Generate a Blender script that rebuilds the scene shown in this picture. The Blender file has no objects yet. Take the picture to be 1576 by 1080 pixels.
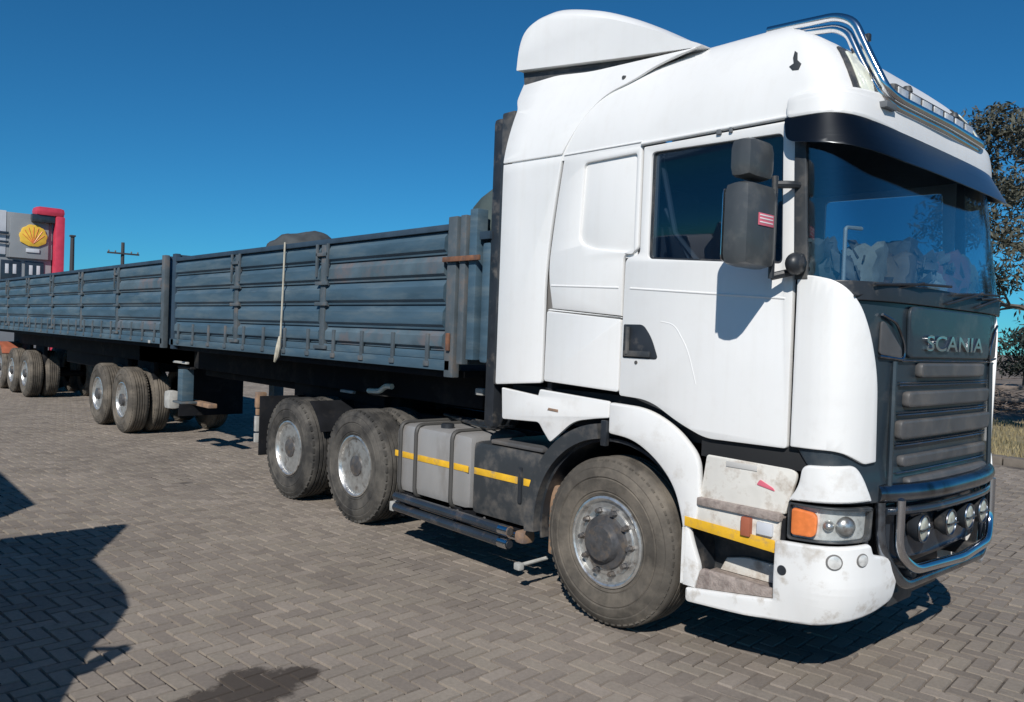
import bpy, bmesh, math, random, bisect
from mathutils import Vector, Matrix
import numpy as np
random.seed(7)
PI=math.pi
scene=bpy.context.scene
COL=scene.collection
# ------------------------------------------------------------------ camera
cd=bpy.data.cameras.new('camera'); cam=bpy.data.objects.new('camera',cd); COL.objects.link(cam)
cd.sensor_width=36; cd.lens=28.55; cd.clip_end=3000; cd.clip_start=.05
_r=Vector((0.67332096,0.73842555,0.03696742)); _u=Vector((-0.03957237,-0.01393501,0.99911953)); _f=Vector((-0.73829053,0.67419102,-0.01983852))
CAM=Vector((3.312,-3.871,1.804))
m=Matrix((( _r.x,_u.x,-_f.x,CAM.x),(_r.y,_u.y,-_f.y,CAM.y),(_r.z,_u.z,-_f.z,CAM.z),(0,0,0,1)))
cam.matrix_world=m; scene.camera=cam
# ------------------------------------------------------------------ sky and sun
SUN=Vector((.75,-1.08,1.0)).normalized()
w=bpy.data.worlds.new("World"); scene.world=w; w.use_nodes=True
nt=w.node_tree; bg=nt.nodes['Background']; bg.inputs['Strength'].default_value=.1
sk=nt.nodes.new('ShaderNodeTexSky'); sk.sky_type='NISHITA'; sk.sun_disc=False
sk.sun_elevation=math.asin(SUN.z); sk.sun_rotation=math.atan2(SUN.x,SUN.y)
sk.altitude=1500; sk.air_density=1.0; sk.dust_density=.3; sk.ozone_density=2.2
tn=nt.nodes.new('ShaderNodeVectorMath'); tn.operation='MULTIPLY'; tn.inputs[1].default_value=(.14,.56,.80)
nt.links.new(sk.outputs[0],tn.inputs[0]); nt.links.new(tn.outputs[0],bg.inputs[0])
sl=bpy.data.lights.new('sun','SUN'); sl.energy=4.7; sl.angle=math.radians(.5); sl.color=(1,.955,.89)
so=bpy.data.objects.new('sun',sl); COL.objects.link(so)
so.rotation_euler=(-SUN).to_track_quat('-Z','Y').to_euler()
vs=scene.view_settings; vs.view_transform='Standard'; vs.look='None'; vs.exposure=0; vs.gamma=1
# ------------------------------------------------------------------ materials
def mat(name,col,rough=.5,metal=0,var=.12,scale=4,dirt=None,dscale=2.5,damt=.0,coat=0,bump=0,bscale=60,spec=.5,dlow=None,stretch=None):
    M=bpy.data.materials.new(name); M.use_nodes=True; n=M.node_tree; N=n.nodes; L=n.links
    b=N['Principled BSDF']; b.inputs['Roughness'].default_value=rough; b.inputs['Metallic'].default_value=metal
    b.inputs['Specular IOR Level'].default_value=spec
    if coat: b.inputs['Coat Weight'].default_value=coat; b.inputs['Coat Roughness'].default_value=.06
    tc=N.new('ShaderNodeNewGeometry')
    src=tc.outputs['Position']
    if stretch:
        mp=N.new('ShaderNodeMapping'); mp.inputs['Scale'].default_value=stretch; L.new(src,mp.inputs[0]); src=mp.outputs[0]
    nz=N.new('ShaderNodeTexNoise'); nz.inputs['Scale'].default_value=scale; nz.inputs['Detail'].default_value=6; L.new(src,nz.inputs['Vector'])
    rp=N.new('ShaderNodeMapRange'); rp.inputs[1].default_value=.3; rp.inputs[2].default_value=.7; rp.inputs[3].default_value=1-var; rp.inputs[4].default_value=1+var*.5; L.new(nz.outputs[0],rp.inputs[0])
    mx=N.new('ShaderNodeVectorMath'); mx.operation='SCALE'; mx.inputs[0].default_value=col[:3]; L.new(rp.outputs[0],mx.inputs['Scale'])
    out=mx.outputs[0]
    if dirt:
        nd=N.new('ShaderNodeTexNoise'); nd.inputs['Scale'].default_value=dscale; nd.inputs['Detail'].default_value=9; nd.inputs['Roughness'].default_value=.65; L.new(src,nd.inputs['Vector'])
        r2=N.new('ShaderNodeMapRange'); r2.inputs[1].default_value=.62-damt*.3; r2.inputs[2].default_value=.78-damt*.25; L.new(nd.outputs[0],r2.inputs[0])
        f=r2.outputs[0]
        if dlow:   # road dirt that thins out upwards from the wheels
            sx=N.new('ShaderNodeSeparateXYZ'); L.new(tc.outputs['Position'],sx.inputs[0])
            r3=N.new('ShaderNodeMapRange'); r3.inputs[1].default_value=dlow[0]; r3.inputs[2].default_value=dlow[1]; r3.inputs[3].default_value=1; r3.inputs[4].default_value=.06; L.new(sx.outputs[2],r3.inputs[0])
            mm=N.new('ShaderNodeMath'); mm.operation='MULTIPLY'; L.new(f,mm.inputs[0]); L.new(r3.outputs[0],mm.inputs[1]); f=mm.outputs[0]
        mc=N.new('ShaderNodeMix'); mc.data_type='RGBA'; mc.inputs['B'].default_value=(*dirt,1); L.new(out,mc.inputs['A']); L.new(f,mc.inputs['Factor']); out=mc.outputs['Result']
    if name=='white_paint':   # fine vertical rain streaks and road film
        m2=N.new('ShaderNodeMapping'); m2.inputs['Scale'].default_value=(9,9,.55); L.new(tc.outputs['Position'],m2.inputs[0])
        n2=N.new('ShaderNodeTexNoise'); n2.inputs['Scale'].default_value=2.2; n2.inputs['Detail'].default_value=7; L.new(m2.outputs[0],n2.inputs['Vector'])
        r4=N.new('ShaderNodeMapRange'); r4.inputs[1].default_value=.50; r4.inputs[2].default_value=.75; r4.inputs[4].default_value=.12; L.new(n2.outputs[0],r4.inputs[0])
        mc2=N.new('ShaderNodeMix'); mc2.data_type='RGBA'; mc2.inputs['B'].default_value=(.60,.57,.52,1); L.new(out,mc2.inputs['A']); L.new(r4.outputs[0],mc2.inputs['Factor']); out=mc2.outputs['Result']
    L.new(out,b.inputs['Base Color'])
    rr=N.new('ShaderNodeMapRange'); rr.inputs[3].default_value=max(.02,rough*.8); rr.inputs[4].default_value=min(1,rough*1.25); L.new(nz.outputs[0],rr.inputs[0]); L.new(rr.outputs[0],b.inputs['Roughness'])
    if bump:
        nb=N.new('ShaderNodeTexNoise'); nb.inputs['Scale'].default_value=bscale; nb.inputs['Detail'].default_value=5; L.new(src,nb.inputs['Vector'])
        bp=N.new('ShaderNodeBump'); bp.inputs['Strength'].default_value=bump; bp.inputs['Distance'].default_value=.01; L.new(nb.outputs[0],bp.inputs['Height']); L.new(bp.outputs[0],b.inputs['Normal'])
    return M
M={}
M['white']=mat('white_paint',(.76,.76,.75),.42,var=.05,scale=1.4,dirt=(.42,.37,.31),dscale=7,damt=.30,coat=.22,dlow=(.5,1.5),bump=.10,bscale=1.6)
M['white_dirty']=mat('white_paint_dirty',(.70,.68,.63),.55,var=.10,scale=9,dirt=(.42,.36,.30),dscale=9,damt=.42)
M['dirt']=mat('dried_mud',(.35,.295,.265),.95,var=.3,scale=18,dirt=(.20,.16,.145),dscale=22,damt=.5,bump=.5,bscale=90)
M['seam']=mat('seam_rubber',(.16,.155,.15),.8)
M['dark_gap']=mat('dark_gap',(.012,.013,.015),.8)
M['black']=mat('black_plastic',(.022,.026,.032),.42,var=.25,scale=8,dirt=(.11,.10,.09),dscale=6,damt=.3)
M['charcoal']=mat('charcoal_plastic',(.040,.045,.050),.5,var=.2,scale=5,dirt=(.12,.11,.10),dscale=5,damt=.45)
M['grille']=mat('grille_paint',(.022,.034,.046),.38,var=.2,scale=6,dirt=(.06,.065,.07),dscale=4,damt=.3,coat=.3)
M['slat']=mat('grille_slat',(.085,.085,.088),.5,var=.25,scale=5,dirt=(.14,.128,.118),dscale=3,damt=.45)
M['chassis']=mat('chassis_black',(.012,.013,.016),.8,var=.4,scale=5,dirt=(.03,.028,.027),dscale=4,damt=.3,spec=.15)
M['rubber']=mat('tyre_rubber',(.038,.037,.036),.85,var=.3,scale=9,dirt=(.105,.098,.088),dscale=3,damt=.6,bump=.2,bscale=120,spec=.25)
M['rubber_dusty']=mat('tyre_rubber_dusty',(.088,.079,.068),.9,var=.3,scale=9,dirt=(.17,.148,.122),dscale=3,damt=.6,bump=.2,bscale=120,spec=.2)
M['alloy']=mat('wheel_alloy',(.72,.72,.70),.33,metal=.85,var=.2,scale=20,dirt=(.25,.21,.18),dscale=12,damt=.35)
M['hubgrey']=mat('hub_grey',(.10,.10,.105),.45,metal=.4,var=.3,scale=25,dirt=(.17,.14,.115),dscale=16,damt=.45)
M['chrome']=mat('chrome',(.72,.73,.75),.13,metal=1,var=.1)
M['steel_bar']=mat('steel_bar',(.30,.33,.37),.24,metal=1,var=.25,scale=7,dirt=(.14,.12,.11),dscale=9,damt=.35)
M['barblack']=mat('bull_bar_black',(.035,.045,.06),.22,metal=.3,var=.2,coat=.6,dirt=(.12,.1,.09),dscale=6,damt=.3)
M['aluminium']=mat('tank_aluminium',(.34,.335,.33),.45,metal=.25,var=.12,scale=4,dirt=(.25,.235,.22),dscale=3,damt=.4,stretch=(1,1,.4))
M['strap']=mat('tank_strap',(.06,.058,.055),.6)
M['yellow']=mat('yellow_tape',(.78,.45,.03),.4,var=.15,scale=14,dirt=(.4,.27,.12),dscale=12,damt=.35)
M['trailer']=mat('trailer_paint',(.055,.102,.142),.5,var=.28,scale=3,dirt=(.10,.140,.165),dscale=2.5,damt=.5,stretch=(.5,1,3),bump=.16,bscale=3.5)
M['trailer_rust']=mat('trailer_paint_rusty',(.085,.128,.158),.6,var=.25,scale=5,dirt=(.15,.125,.125),dscale=3,damt=.45)
M['trailer_post']=mat('trailer_post',(.085,.108,.125),.6,var=.3,scale=6,dirt=(.135,.12,.11),dscale=6,damt=.4)
M['trailer_dark']=mat('trailer_dark_blue',(.03,.055,.085),.6,var=.3,scale=5)
M['rust']=mat('rust',(.20,.09,.05),.85,var=.4,scale=15,dirt=(.10,.06,.05),dscale=12,damt=.5)
M['rusty_tan']=mat('rusty_tan_steel',(.30,.19,.12),.8,var=.35,scale=11,dirt=(.14,.11,.10),dscale=8,damt=.5)
M['tarp']=mat('tarpaulin',(.05,.056,.06),.75,var=.4,scale=6,bump=.6,bscale=14)
M['tarp_green']=mat('tarpaulin_green',(.06,.085,.085),.7,var=.35,scale=5,bump=.5,bscale=12)
M['strapw']=mat('webbing_strap',(.46,.43,.35),.8,var=.2,scale=20)
M['amber']=mat('amber_lens',(.80,.22,.06),.25,var=.15,scale=30,coat=.6)
M['red']=mat('red_lens',(.50,.04,.05),.3,coat=.5)
M['sticker']=mat('red_sticker',(.72,.16,.22),.4)
M['sticker_white']=mat('sticker_white',(.85,.8,.8),.4)
M['lampglass']=mat('lamp_reflector',(.72,.72,.70),.28,metal=.15,var=.35,scale=22,coat=1)
M['lens_warm']=mat('lens_warm_white',(.78,.80,.68),.2,var=.1,scale=20,coat=.8)
M['interior']=mat('cab_interior',(.030,.032,.036),.8,var=.3)
M['seat']=mat('seat_fabric',(.07,.075,.085),.95,var=.3,scale=12)
M['trimgrey']=mat('window_trim_grey',(.13,.14,.15),.6)
M['paper']=mat('paper',(.40,.40,.38),.8,var=.25,scale=12)
M['pink']=mat('pink_cloth',(.24,.12,.13),.9,var=.3,scale=12)
M['mirror']=mat('mirror_housing',(.06,.066,.07),.38,var=.2,scale=5,dirt=(.11,.11,.105),dscale=5,damt=.3,coat=.2)
M['leaf_a']=mat('gum_leaf',(.060,.066,.046),.7,var=.5,scale=1.2)
M['leaf_b']=mat('gum_leaf_pale',(.085,.088,.066),.7,var=.5,scale=1.5)
M['leaf_dark']=mat('dark_leaf',(.022,.032,.024),.7,var=.5,scale=.6)
M['bark']=mat('bark',(.13,.115,.10),.9,var=.4,scale=8,bump=.5,bscale=20)
M['grass']=mat('dry_grass',(.26,.205,.12),.95,var=.35,scale=1.3,dirt=(.20,.185,.095),dscale=.35,damt=.7,bump=.6,bscale=30)
M['grass_blade']=mat('grass_blade',(.26,.215,.115),.9,var=.5,scale=1.0)
M['soil']=mat('bare_soil',(.20,.155,.12),.95,var=.4,scale=.9,dirt=(.10,.085,.065),dscale=.5,damt=.6,bump=.8,bscale=6)
M['kerb']=mat('kerb_concrete',(.17,.145,.12),.9,var=.3,scale=5,bump=.3)
M['brush']=mat('brushwood',(.23,.185,.155),.95,var=.5,scale=6)
M['wall_white']=mat('canopy_white_cladding',(.56,.58,.62),.6,var=.08)
M['wall_grey']=mat('building_grey',(.26,.28,.30),.7,var=.2,scale=.6)
M['shopdark']=mat('shop_glazing_dark',(.03,.04,.055),.15,var=.3)
M['redclad']=mat('red_cladding',(.55,.045,.085),.4,var=.15)
M['signyellow']=mat('sign_yellow',(.80,.50,.06),.4,var=.1)
M['signred']=mat('sign_orange_red',(.75,.20,.06),.4)
M['spotlens']=mat('spot_lamp_glass',(.46,.47,.40),.2,var=.4,scale=35,coat=.8)
M['orange_guard']=mat('faded_orange_guard',(.36,.11,.06),.6,var=.3,scale=6)
M['wood']=mat('pole_wood',(.05,.05,.055),.9)
M['numgrey']=mat('embossed_grey',(.55,.54,.52),.5)
def glass(name,tint,fac,rough=.02):
    m_=bpy.data.materials.new(name); m_.use_nodes=True; n=m_.node_tree; N=n.nodes; L=n.links
    for x in list(N):
        if x.type!='OUTPUT_MATERIAL': N.remove(x)
    o=[x for x in N if x.type=='OUTPUT_MATERIAL'][0]
    t=N.new('ShaderNodeBsdfTransparent'); t.inputs[0].default_value=(*tint,1)
    g=N.new('ShaderNodeBsdfGlossy'); g.inputs['Roughness'].default_value=rough; g.inputs[0].default_value=(.9,.95,1,1)
    ge=N.new('ShaderNodeNewGeometry'); dt=N.new('ShaderNodeVectorMath'); dt.operation='DOT_PRODUCT'; L.new(ge.outputs['Incoming'],dt.inputs[0]); L.new(ge.outputs['Normal'],dt.inputs[1])
    ab=N.new('ShaderNodeMath'); ab.operation='ABSOLUTE'; L.new(dt.outputs['Value'],ab.inputs[0])
    iv=N.new('ShaderNodeMath'); iv.operation='SUBTRACT'; iv.inputs[0].default_value=1; L.new(ab.outputs[0],iv.inputs[1])
    pw=N.new('ShaderNodeMath'); pw.operation='POWER'; pw.inputs[1].default_value=5; L.new(iv.outputs[0],pw.inputs[0])
    fr=N.new('ShaderNodeMath'); fr.operation='MULTIPLY_ADD'; fr.inputs[1].default_value=.96; fr.inputs[2].default_value=.04; L.new(pw.outputs[0],fr.inputs[0])
    a=N.new('ShaderNodeMath'); a.operation='MULTIPLY_ADD'; a.inputs[1].default_value=1.0; a.inputs[2].default_value=fac; a.use_clamp=True; L.new(fr.outputs[0],a.inputs[0])
    mx=N.new('ShaderNodeMixShader'); L.new(a.outputs[0],mx.inputs[0]); L.new(t.outputs[0],mx.inputs[1]); L.new(g.outputs[0],mx.inputs[2]); L.new(mx.outputs[0],o.inputs[0])
    return m_
M['glass']=glass('windscreen_glass',(.72,.80,.84),.05,.05)
M['sideglass']=glass('side_glass',(.55,.62,.68),.03,.03)
M['visor']=glass('tinted_visor',(.06,.075,.09),.03,.30)
M['lampcover']=glass('lamp_cover',(.95,.96,.96),.03,.05)
# ------------------------------------------------------------------ helpers
def link(name,me,m_=None,parent=None):
    o=bpy.data.objects.new(name,me); COL.objects.link(o)
    if m_ is not None and me is not None and len(me.materials)==0: me.materials.append(m_)
    if parent is not None: o.parent=parent
    return o
def finish(bm,name,m_,parent=None,smooth=35):
    me=bpy.data.meshes.new(name)
    bmesh.ops.recalc_face_normals(bm,faces=bm.faces[:]) if smooth is not None else None
    bm.to_mesh(me); bm.free()
    if smooth is not None:
        me.shade_smooth(); me.set_sharp_from_angle(angle=math.radians(smooth))
    return link(name,me,m_,parent)
def tag(o,label=None,cat=None,group=None,kind=None):
    if label:o['label']=label
    if cat:o['category']=cat
    if group:o['group']=group
    if kind:o['kind']=kind
    return o
def empty(name,loc,label,cat,group=None,rz=0):
    o=bpy.data.objects.new(name,None); COL.objects.link(o); o.location=loc; o.rotation_euler=(0,0,rz); o.empty_display_size=.3
    return tag(o,label,cat,group)
def copy_tree(o,parent=None):
    c=o.copy(); COL.objects.link(c)
    if parent is not None: c.parent=parent
    for ch in list(o.children): copy_tree(ch,c)
    return c
def bbox(bm,x0,x1,y0,y1,z0,z1,bev=0):
    r=bmesh.ops.create_cube(bm,size=1)
    vs_=r['verts']
    bmesh.ops.scale(bm,vec=(x1-x0,y1-y0,z1-z0),verts=vs_); bmesh.ops.translate(bm,vec=((x0+x1)/2,(y0+y1)/2,(z0+z1)/2),verts=vs_)
    if bev:
        es=list({e for v in vs_ for e in v.link_edges})
        bmesh.ops.bevel(bm,geom=es,offset=bev,segments=2,affect='EDGES',profile=.6)
    return vs_
def box(name,m_,parent,x0,x1,y0,y1,z0,z1,bev=.004):
    bm=bmesh.new(); bbox(bm,x0,x1,y0,y1,z0,z1,bev); return finish(bm,name,m_,parent)
def boxes(name,m_,parent,L,bev=.003):
    bm=bmesh.new()
    for b in L: bbox(bm,*b,bev)
    return finish(bm,name,m_,parent)
def tubebm(bm,pts,r,seg=10,caps=True,closed=False):
    pts=[Vector(p) for p in pts]; n=len(pts); rings=[]
    t0=(pts[1]-pts[0]).normalized(); up=Vector((0,0,1)) if abs(t0.z)<.9 else Vector((1,0,0))
    nrm=t0.cross(up).normalized()
    for i in range(n):
        if closed: t=(pts[(i+1)%n]-pts[i-1]).normalized()
        else: t=(pts[min(n-1,i+1)]-pts[max(0,i-1)]).normalized()
        nrm=(nrm-t*nrm.dot(t)).normalized(); b=t.cross(nrm)
        rr=r[i] if isinstance(r,(list,tuple)) else r
        rings.append([bm.verts.new(pts[i]+(nrm*math.cos(2*PI*k/seg)+b*math.sin(2*PI*k/seg))*rr) for k in range(seg)])
    m2=n if closed else n-1
    for i in range(m2):
        a,b=rings[i],rings[(i+1)%n]
        for k in range(seg): bm.faces.new((a[k],a[(k+1)%seg],b[(k+1)%seg],b[k]))
    if caps and not closed: bm.faces.new(rings[0]); bm.faces.new(rings[-1])
def smoothpath(pts,r=.08,n=5):
    pts=[Vector(p) for p in pts]; out=[pts[0]]
    for a,b,c in zip(pts,pts[1:],pts[2:]):
        rr=min(r,(a-b).length*.45,(c-b).length*.45); p=b+(a-b).normalized()*rr; q=b+(c-b).normalized()*rr
        for i in range(n+1):
            t=i/n; out.append(p*(1-t)**2+b*2*t*(1-t)+q*t*t)
    out.append(pts[-1]); return out
def tube(name,m_,parent,pts,r,seg=10,bend=0):
    bm=bmesh.new(); tubebm(bm,smoothpath(pts,bend) if bend else pts,r,seg); return finish(bm,name,m_,parent,50)
def lathebm(bm,prof,seg=48,axis='Y',c=(0,0,0)):
    """prof: list of (radius, offset along axis)"""
    rings=[]
    for r,h in prof:
        ring=[]
        for k in range(seg):
            a=2*PI*k/seg; u,v=r*math.cos(a),r*math.sin(a)
            p=(u,h,v) if axis=='Y' else ((u,v,h) if axis=='Z' else (h,u,v))
            ring.append(bm.verts.new((p[0]+c[0],p[1]+c[1],p[2]+c[2])))
        rings.append(ring)
    for a,b in zip(rings,rings[1:]):
        for k in range(seg): bm.faces.new((a[k],a[(k+1)%seg],b[(k+1)%seg],b[k]))
    if prof[0][0]>1e-4: bm.faces.new(rings[0])
    if prof[-1][0]>1e-4: bm.faces.new(rings[-1])
def lathe(name,m_,parent,prof,seg=48,axis='Y',c=(0,0,0),smooth=35):
    bm=bmesh.new(); lathebm(bm,prof,seg,axis,c); bmesh.ops.remove_doubles(bm,verts=bm.verts[:],dist=1e-5)
    return finish(bm,name,m_,parent,smooth)
def rp(pts):
    """rounded polygon: (x,z[,r])"""
    n=len(pts); out=[]
    for i in range(n):
        b=Vector(pts[i][:2]); r=pts[i][2] if len(pts[i])>2 else 0
        if r<=0: out.append((b.x,b.y)); continue
        a=Vector(pts[i-1][:2]); c=Vector(pts[(i+1)%n][:2])
        ra=min(r,(a-b).length*.48,(c-b).length*.48)
        p=b+(a-b).normalized()*ra; q=b+(c-b).normalized()*ra
        for k in range(7):
            t=k/6; v=p*(1-t)**2+b*2*t*(1-t)+q*t*t; out.append((v.x,v.y))
    return out
def flat_mesh(loops,th,bev):
    cu=bpy.data.curves.new('c','CURVE'); cu.dimensions='2D'; cu.fill_mode='BOTH'
    bev=min(bev,th*.45); cu.extrude=th/2-bev; cu.bevel_depth=bev; cu.offset=-bev; cu.bevel_resolution=1
    for lp in loops:
        s=cu.splines.new('POLY'); s.points.add(len(lp)-1)
        for i,p in enumerate(lp): s.points[i].co=(p[0],p[1],0,1)
        s.use_cyclic_u=True
    o=bpy.data.objects.new('c',cu); me=bpy.data.meshes.new_from_object(o)
    bpy.data.objects.remove(o); bpy.data.curves.remove(cu)
    return me
def panel(name,m_,parent,outer,holes=(),th=.02,base=0.,bev=.005,warp=None,cut=None,smooth=40):
    """plate cut from an outline in (s,z); its outer face lies at depth base+th, mapped by warp(s,z,d)"""
    me=flat_mesh([rp(outer)]+[rp(h) for h in holes],th,bev)
    bm=bmesh.new(); bm.from_mesh(me); bpy.data.meshes.remove(me)
    bmesh.ops.remove_doubles(bm,verts=bm.verts[:],dist=1e-5)
    xs=[v.co.x for v in bm.verts]; zs=[v.co.y for v in bm.verts]
    if cut:
        cx,cz=cut
        for q in cx:
            if min(xs)<q<max(xs): bmesh.ops.bisect_plane(bm,geom=bm.verts[:]+bm.edges[:]+bm.faces[:],plane_co=(q,0,0),plane_no=(1,0,0),dist=1e-5)
        for q in cz:
            if min(zs)<q<max(zs): bmesh.ops.bisect_plane(bm,geom=bm.verts[:]+bm.edges[:]+bm.faces[:],plane_co=(0,q,0),plane_no=(0,1,0),dist=1e-5)
    W=warp or P
    for v in bm.verts: v.co=W(v.co.x,v.co.y,base+th/2+v.co.z)
    return finish(bm,name,m_,parent,smooth)
CUT=([1.16+.04*i for i in range(80)],[.1*i+.05 for i in range(3,40)])
CUTR=([-1.2+.15*i for i in range(16)]+[1.16+.04*i for i in range(80)],[2.95+.04*i for i in range(20)])
def text_panel(name,m_,parent,txt,s0,z0,h,width,th,warp,bold=.0):
    cu=bpy.data.curves.new('t','FONT'); cu.body=txt; cu.size=1; cu.extrude=.001; cu.offset=bold
    o=bpy.data.objects.new('t',cu); me=bpy.data.meshes.new_from_object(o); bpy.data.objects.remove(o); bpy.data.curves.remove(cu)
    xs=[v.co.x for v in me.vertices]; ys=[v.co.y for v in me.vertices]; x0,x1,y0,y1=min(xs),max(xs),min(ys),max(ys)
    bm=bmesh.new(); bm.from_mesh(me); bpy.data.meshes.remove(me)
    for v in bm.verts:
        v.co=warp(s0+(v.co.x-x0)/(x1-x0)*width, z0+(v.co.y-y0)/(y1-y0)*h, th if v.co.z>0 else .0)
    return finish(bm,name,m_,parent,30)
# ------------------------------------------------------------------ the cab's outer skin: P(s,z,d), s runs forward along the near side and then round the nose
YC=1.10; NE=4.0
def sec(z):
    if z>2.95:
        q=min(1,(z-2.95)/.66); c=1-math.sqrt(max(0,1-q*q))
        return .42*c,1.2-.40*c,1.46-.80*c
    if z<1.10: return 0.,1.2,1.60
    if z<1.2: return 0.,1.2,1.60+(1.575-1.60)*(z-1.1)/.1
    if z<2.1: return 0.,1.2,1.575+.02*(z-1.2)/.9
    return 0.,1.2,1.595-.135*(z-2.1)/.85
_pc={}
def poly(z):
    k=round(z,3)
    if k in _pc: return _pc[k]
    ins,xs,xc=sec(k); W=YC-ins; L=[]; n=120
    for i in range(n+1):
        th=PI*i/n; c,s=math.cos(th),math.sin(th)
        L.append((xs+(xc-xs)*max(0,s)**(2/NE),YC-W*math.copysign(abs(c)**(2/NE),c)))
    S=[xs]
    for a,b in zip(L,L[1:]): S.append(S[-1]+math.hypot(b[0]-a[0],b[1]-a[1]))
    _pc[k]=(xs,ins,L,S); return _pc[k]
def P(s,z,d=0):
    xs,ins,L,S=poly(z)
    if s<=xs: return Vector((s,ins-d,z))
    if s>=S[-1]: return Vector((xs-(s-S[-1]),2*YC-ins+d,z))
    def pt(q):
        if q<=xs: return (q,ins)
        if q>=S[-1]: return (xs-(q-S[-1]),2*YC-ins)
        j=min(len(L)-2,max(0,bisect.bisect_right(S,q)-1)); t=(q-S[j])/max(1e-9,S[j+1]-S[j])
        return (L[j][0]+(L[j+1][0]-L[j][0])*t,L[j][1]+(L[j+1][1]-L[j][1])*t)
    x,y=pt(s); p,q=pt(s-.05),pt(s+.05); tx,ty=q[0]-p[0],q[1]-p[1]; l=math.hypot(tx,ty)
    return Vector((x+ty/l*d,y-tx/l*d,z))
def mir(f):   # the same piece on the far side
    def g(s,z,d=0):
        v=f(s,z,d); return Vector((v.x,2*YC-v.y,v.z))
    return g
MP=mir(P)
def SE(z): return poly(z)[3][-1]
def Pc(c,z,d=0):  # c measured along the nose from its middle
    return P((1.2+SE(z))/2+c,z,d)
CUTC=([-1.4+.05*i for i in range(57)],[.1*i+.05 for i in range(3,40)])

# ================================================================== THE SETTING
def hb(q,k=3): return round(q*10**k)/10**k
def plane(name,m_,x0,x1,y0,y1,z,nx=1,ny=1,amp=0):
    bm=bmesh.new(); g=[[bm.verts.new((x0+(x1-x0)*i/nx,y0+(y1-y0)*j/ny,z+random.uniform(-amp,amp))) for j in range(ny+1)] for i in range(nx+1)]
    for i in range(nx):
        for j in range(ny): bm.faces.new((g[i][j],g[i+1][j],g[i+1][j+1],g[i][j+1]))
    return tag(finish(bm,name,m_,None,None),kind='structure')
plane('ground',M['soil'],-900,900,-900,900,-.10)
# paving: rectangular blocks laid in herringbone
def paver_mat(name,attr):
    m_=bpy.data.materials.new(name); m_.use_nodes=True; n=m_.node_tree; N=n.nodes; L=n.links; b=N['Principled BSDF']
    b.inputs['Roughness'].default_value=.88; b.inputs['Specular IOR Level'].default_value=.25
    if attr: a=N.new('ShaderNodeAttribute'); a.attribute_name='rnd'; r=a.outputs['Fac']
    else: a=N.new('ShaderNodeObjectInfo'); r=a.outputs['Random']
    cr=N.new('ShaderNodeValToRGB'); e=cr.color_ramp.elements
    e[0].color=(.205,.176,.151,1); e[1].color=(.285,.245,.209,1); x=e.new(.35); x.color=(.238,.205,.176,1); x=e.new(.7); x.color=(.258,.224,.187,1); L.new(r,cr.inputs[0])
    g=N.new('ShaderNodeNewGeometry')
    def noise(sc,det=6,ro=.6):
        z=N.new('ShaderNodeTexNoise'); z.inputs['Scale'].default_value=sc; z.inputs['Detail'].default_value=det; z.inputs['Roughness'].default_value=ro; L.new(g.outputs['Position'],z.inputs['Vector']); return z.outputs[0]
    def mr(v,a0,a1,b0,b1):
        z=N.new('ShaderNodeMapRange'); z.inputs[1].default_value=a0; z.inputs[2].default_value=a1; z.inputs[3].default_value=b0; z.inputs[4].default_value=b1; L.new(v,z.inputs[0]); return z.outputs[0]
    def scale(c,f):
        z=N.new('ShaderNodeVectorMath'); z.operation='SCALE'; L.new(c,z.inputs[0]); L.new(f,z.inputs['Scale']); return z.outputs[0]
    c=scale(cr.outputs[0],mr(noise(.7,5),.3,.7,.84,1.12))
    c=scale(c,mr(noise(45,4),.3,.7,.88,1.08))
    c=scale(c,mr(noise(1.3,9,.8),.56,.72,1.0,.74))     # tyre and oil marks
    # oil stains
    tot=None
    for (sx,sy,sr) in STAINS:
        d=N.new('ShaderNodeVectorMath'); d.operation='DISTANCE'; L.new(g.outputs['Position'],d.inputs[0]); d.inputs[1].default_value=(sx,sy,0)
        v=mr(d.outputs['Value'],sr*.25,sr,1,0)
        if tot is None: tot=v
        else:
            mx=N.new('ShaderNodeMath'); mx.operation='MAXIMUM'; L.new(tot,mx.inputs[0]); L.new(v,mx.inputs[1]); tot=mx.outputs[0]
    nn=noise(6,9,.72); ad=N.new('ShaderNodeMath'); ad.operation='ADD'; L.new(tot,ad.inputs[0]); L.new(nn,ad.inputs[1])
    sm=N.new('ShaderNodeMath'); sm.operation='MULTIPLY'; L.new(mr(ad.outputs[0],1.04,1.20,0,1),sm.inputs[0]); sm.inputs[1].default_value=.85
    mc=N.new('ShaderNodeMix'); mc.data_type='RGBA'; mc.inputs['B'].default_value=(.040,.032,.028,1); L.new(c,mc.inputs['A']); L.new(sm.outputs[0],mc.inputs['Factor'])
    L.new(mc.outputs['Result'],b.inputs['Base Color'])
    bp=N.new('ShaderNodeBump'); bp.inputs['Strength'].default_value=.35; bp.inputs['Distance'].default_value=.004; L.new(noise(140,4),bp.inputs['Height']); L.new(bp.outputs[0],b.inputs['Normal'])
    return m_
STAINS=[(-.50,-2.04,.40),(-.40,-2.32,.38),(-.50,-1.82,.20),(2.0,2.6,.3),(.6,2.8,.4)]
_OLD=[(-.73,-2.05,.42),(-.55,-2.35,.4),(-.9,-1.75,.25),(-.30,-1.0,.22),(-.45,-.78,.2),(.2,-.6,.15),(2.0,2.6,.35),(1.6,3.2,.4),(-2.2,-.75,.35),(-3.0,-1.0,.4),(.6,2.8,.5)]
M['paver']=paver_mat('paver_block',False); M['paver_many']=paver_mat('paver_blocks',True)
M['joint']=mat('joint_sand',(.060,.050,.043),.95,var=.5,scale=14,dirt=(.235,.20,.17),dscale=.8,damt=.75)
pav=plane('pavement',M['joint'],-40,9,-14,10.9,-.016)
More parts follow.
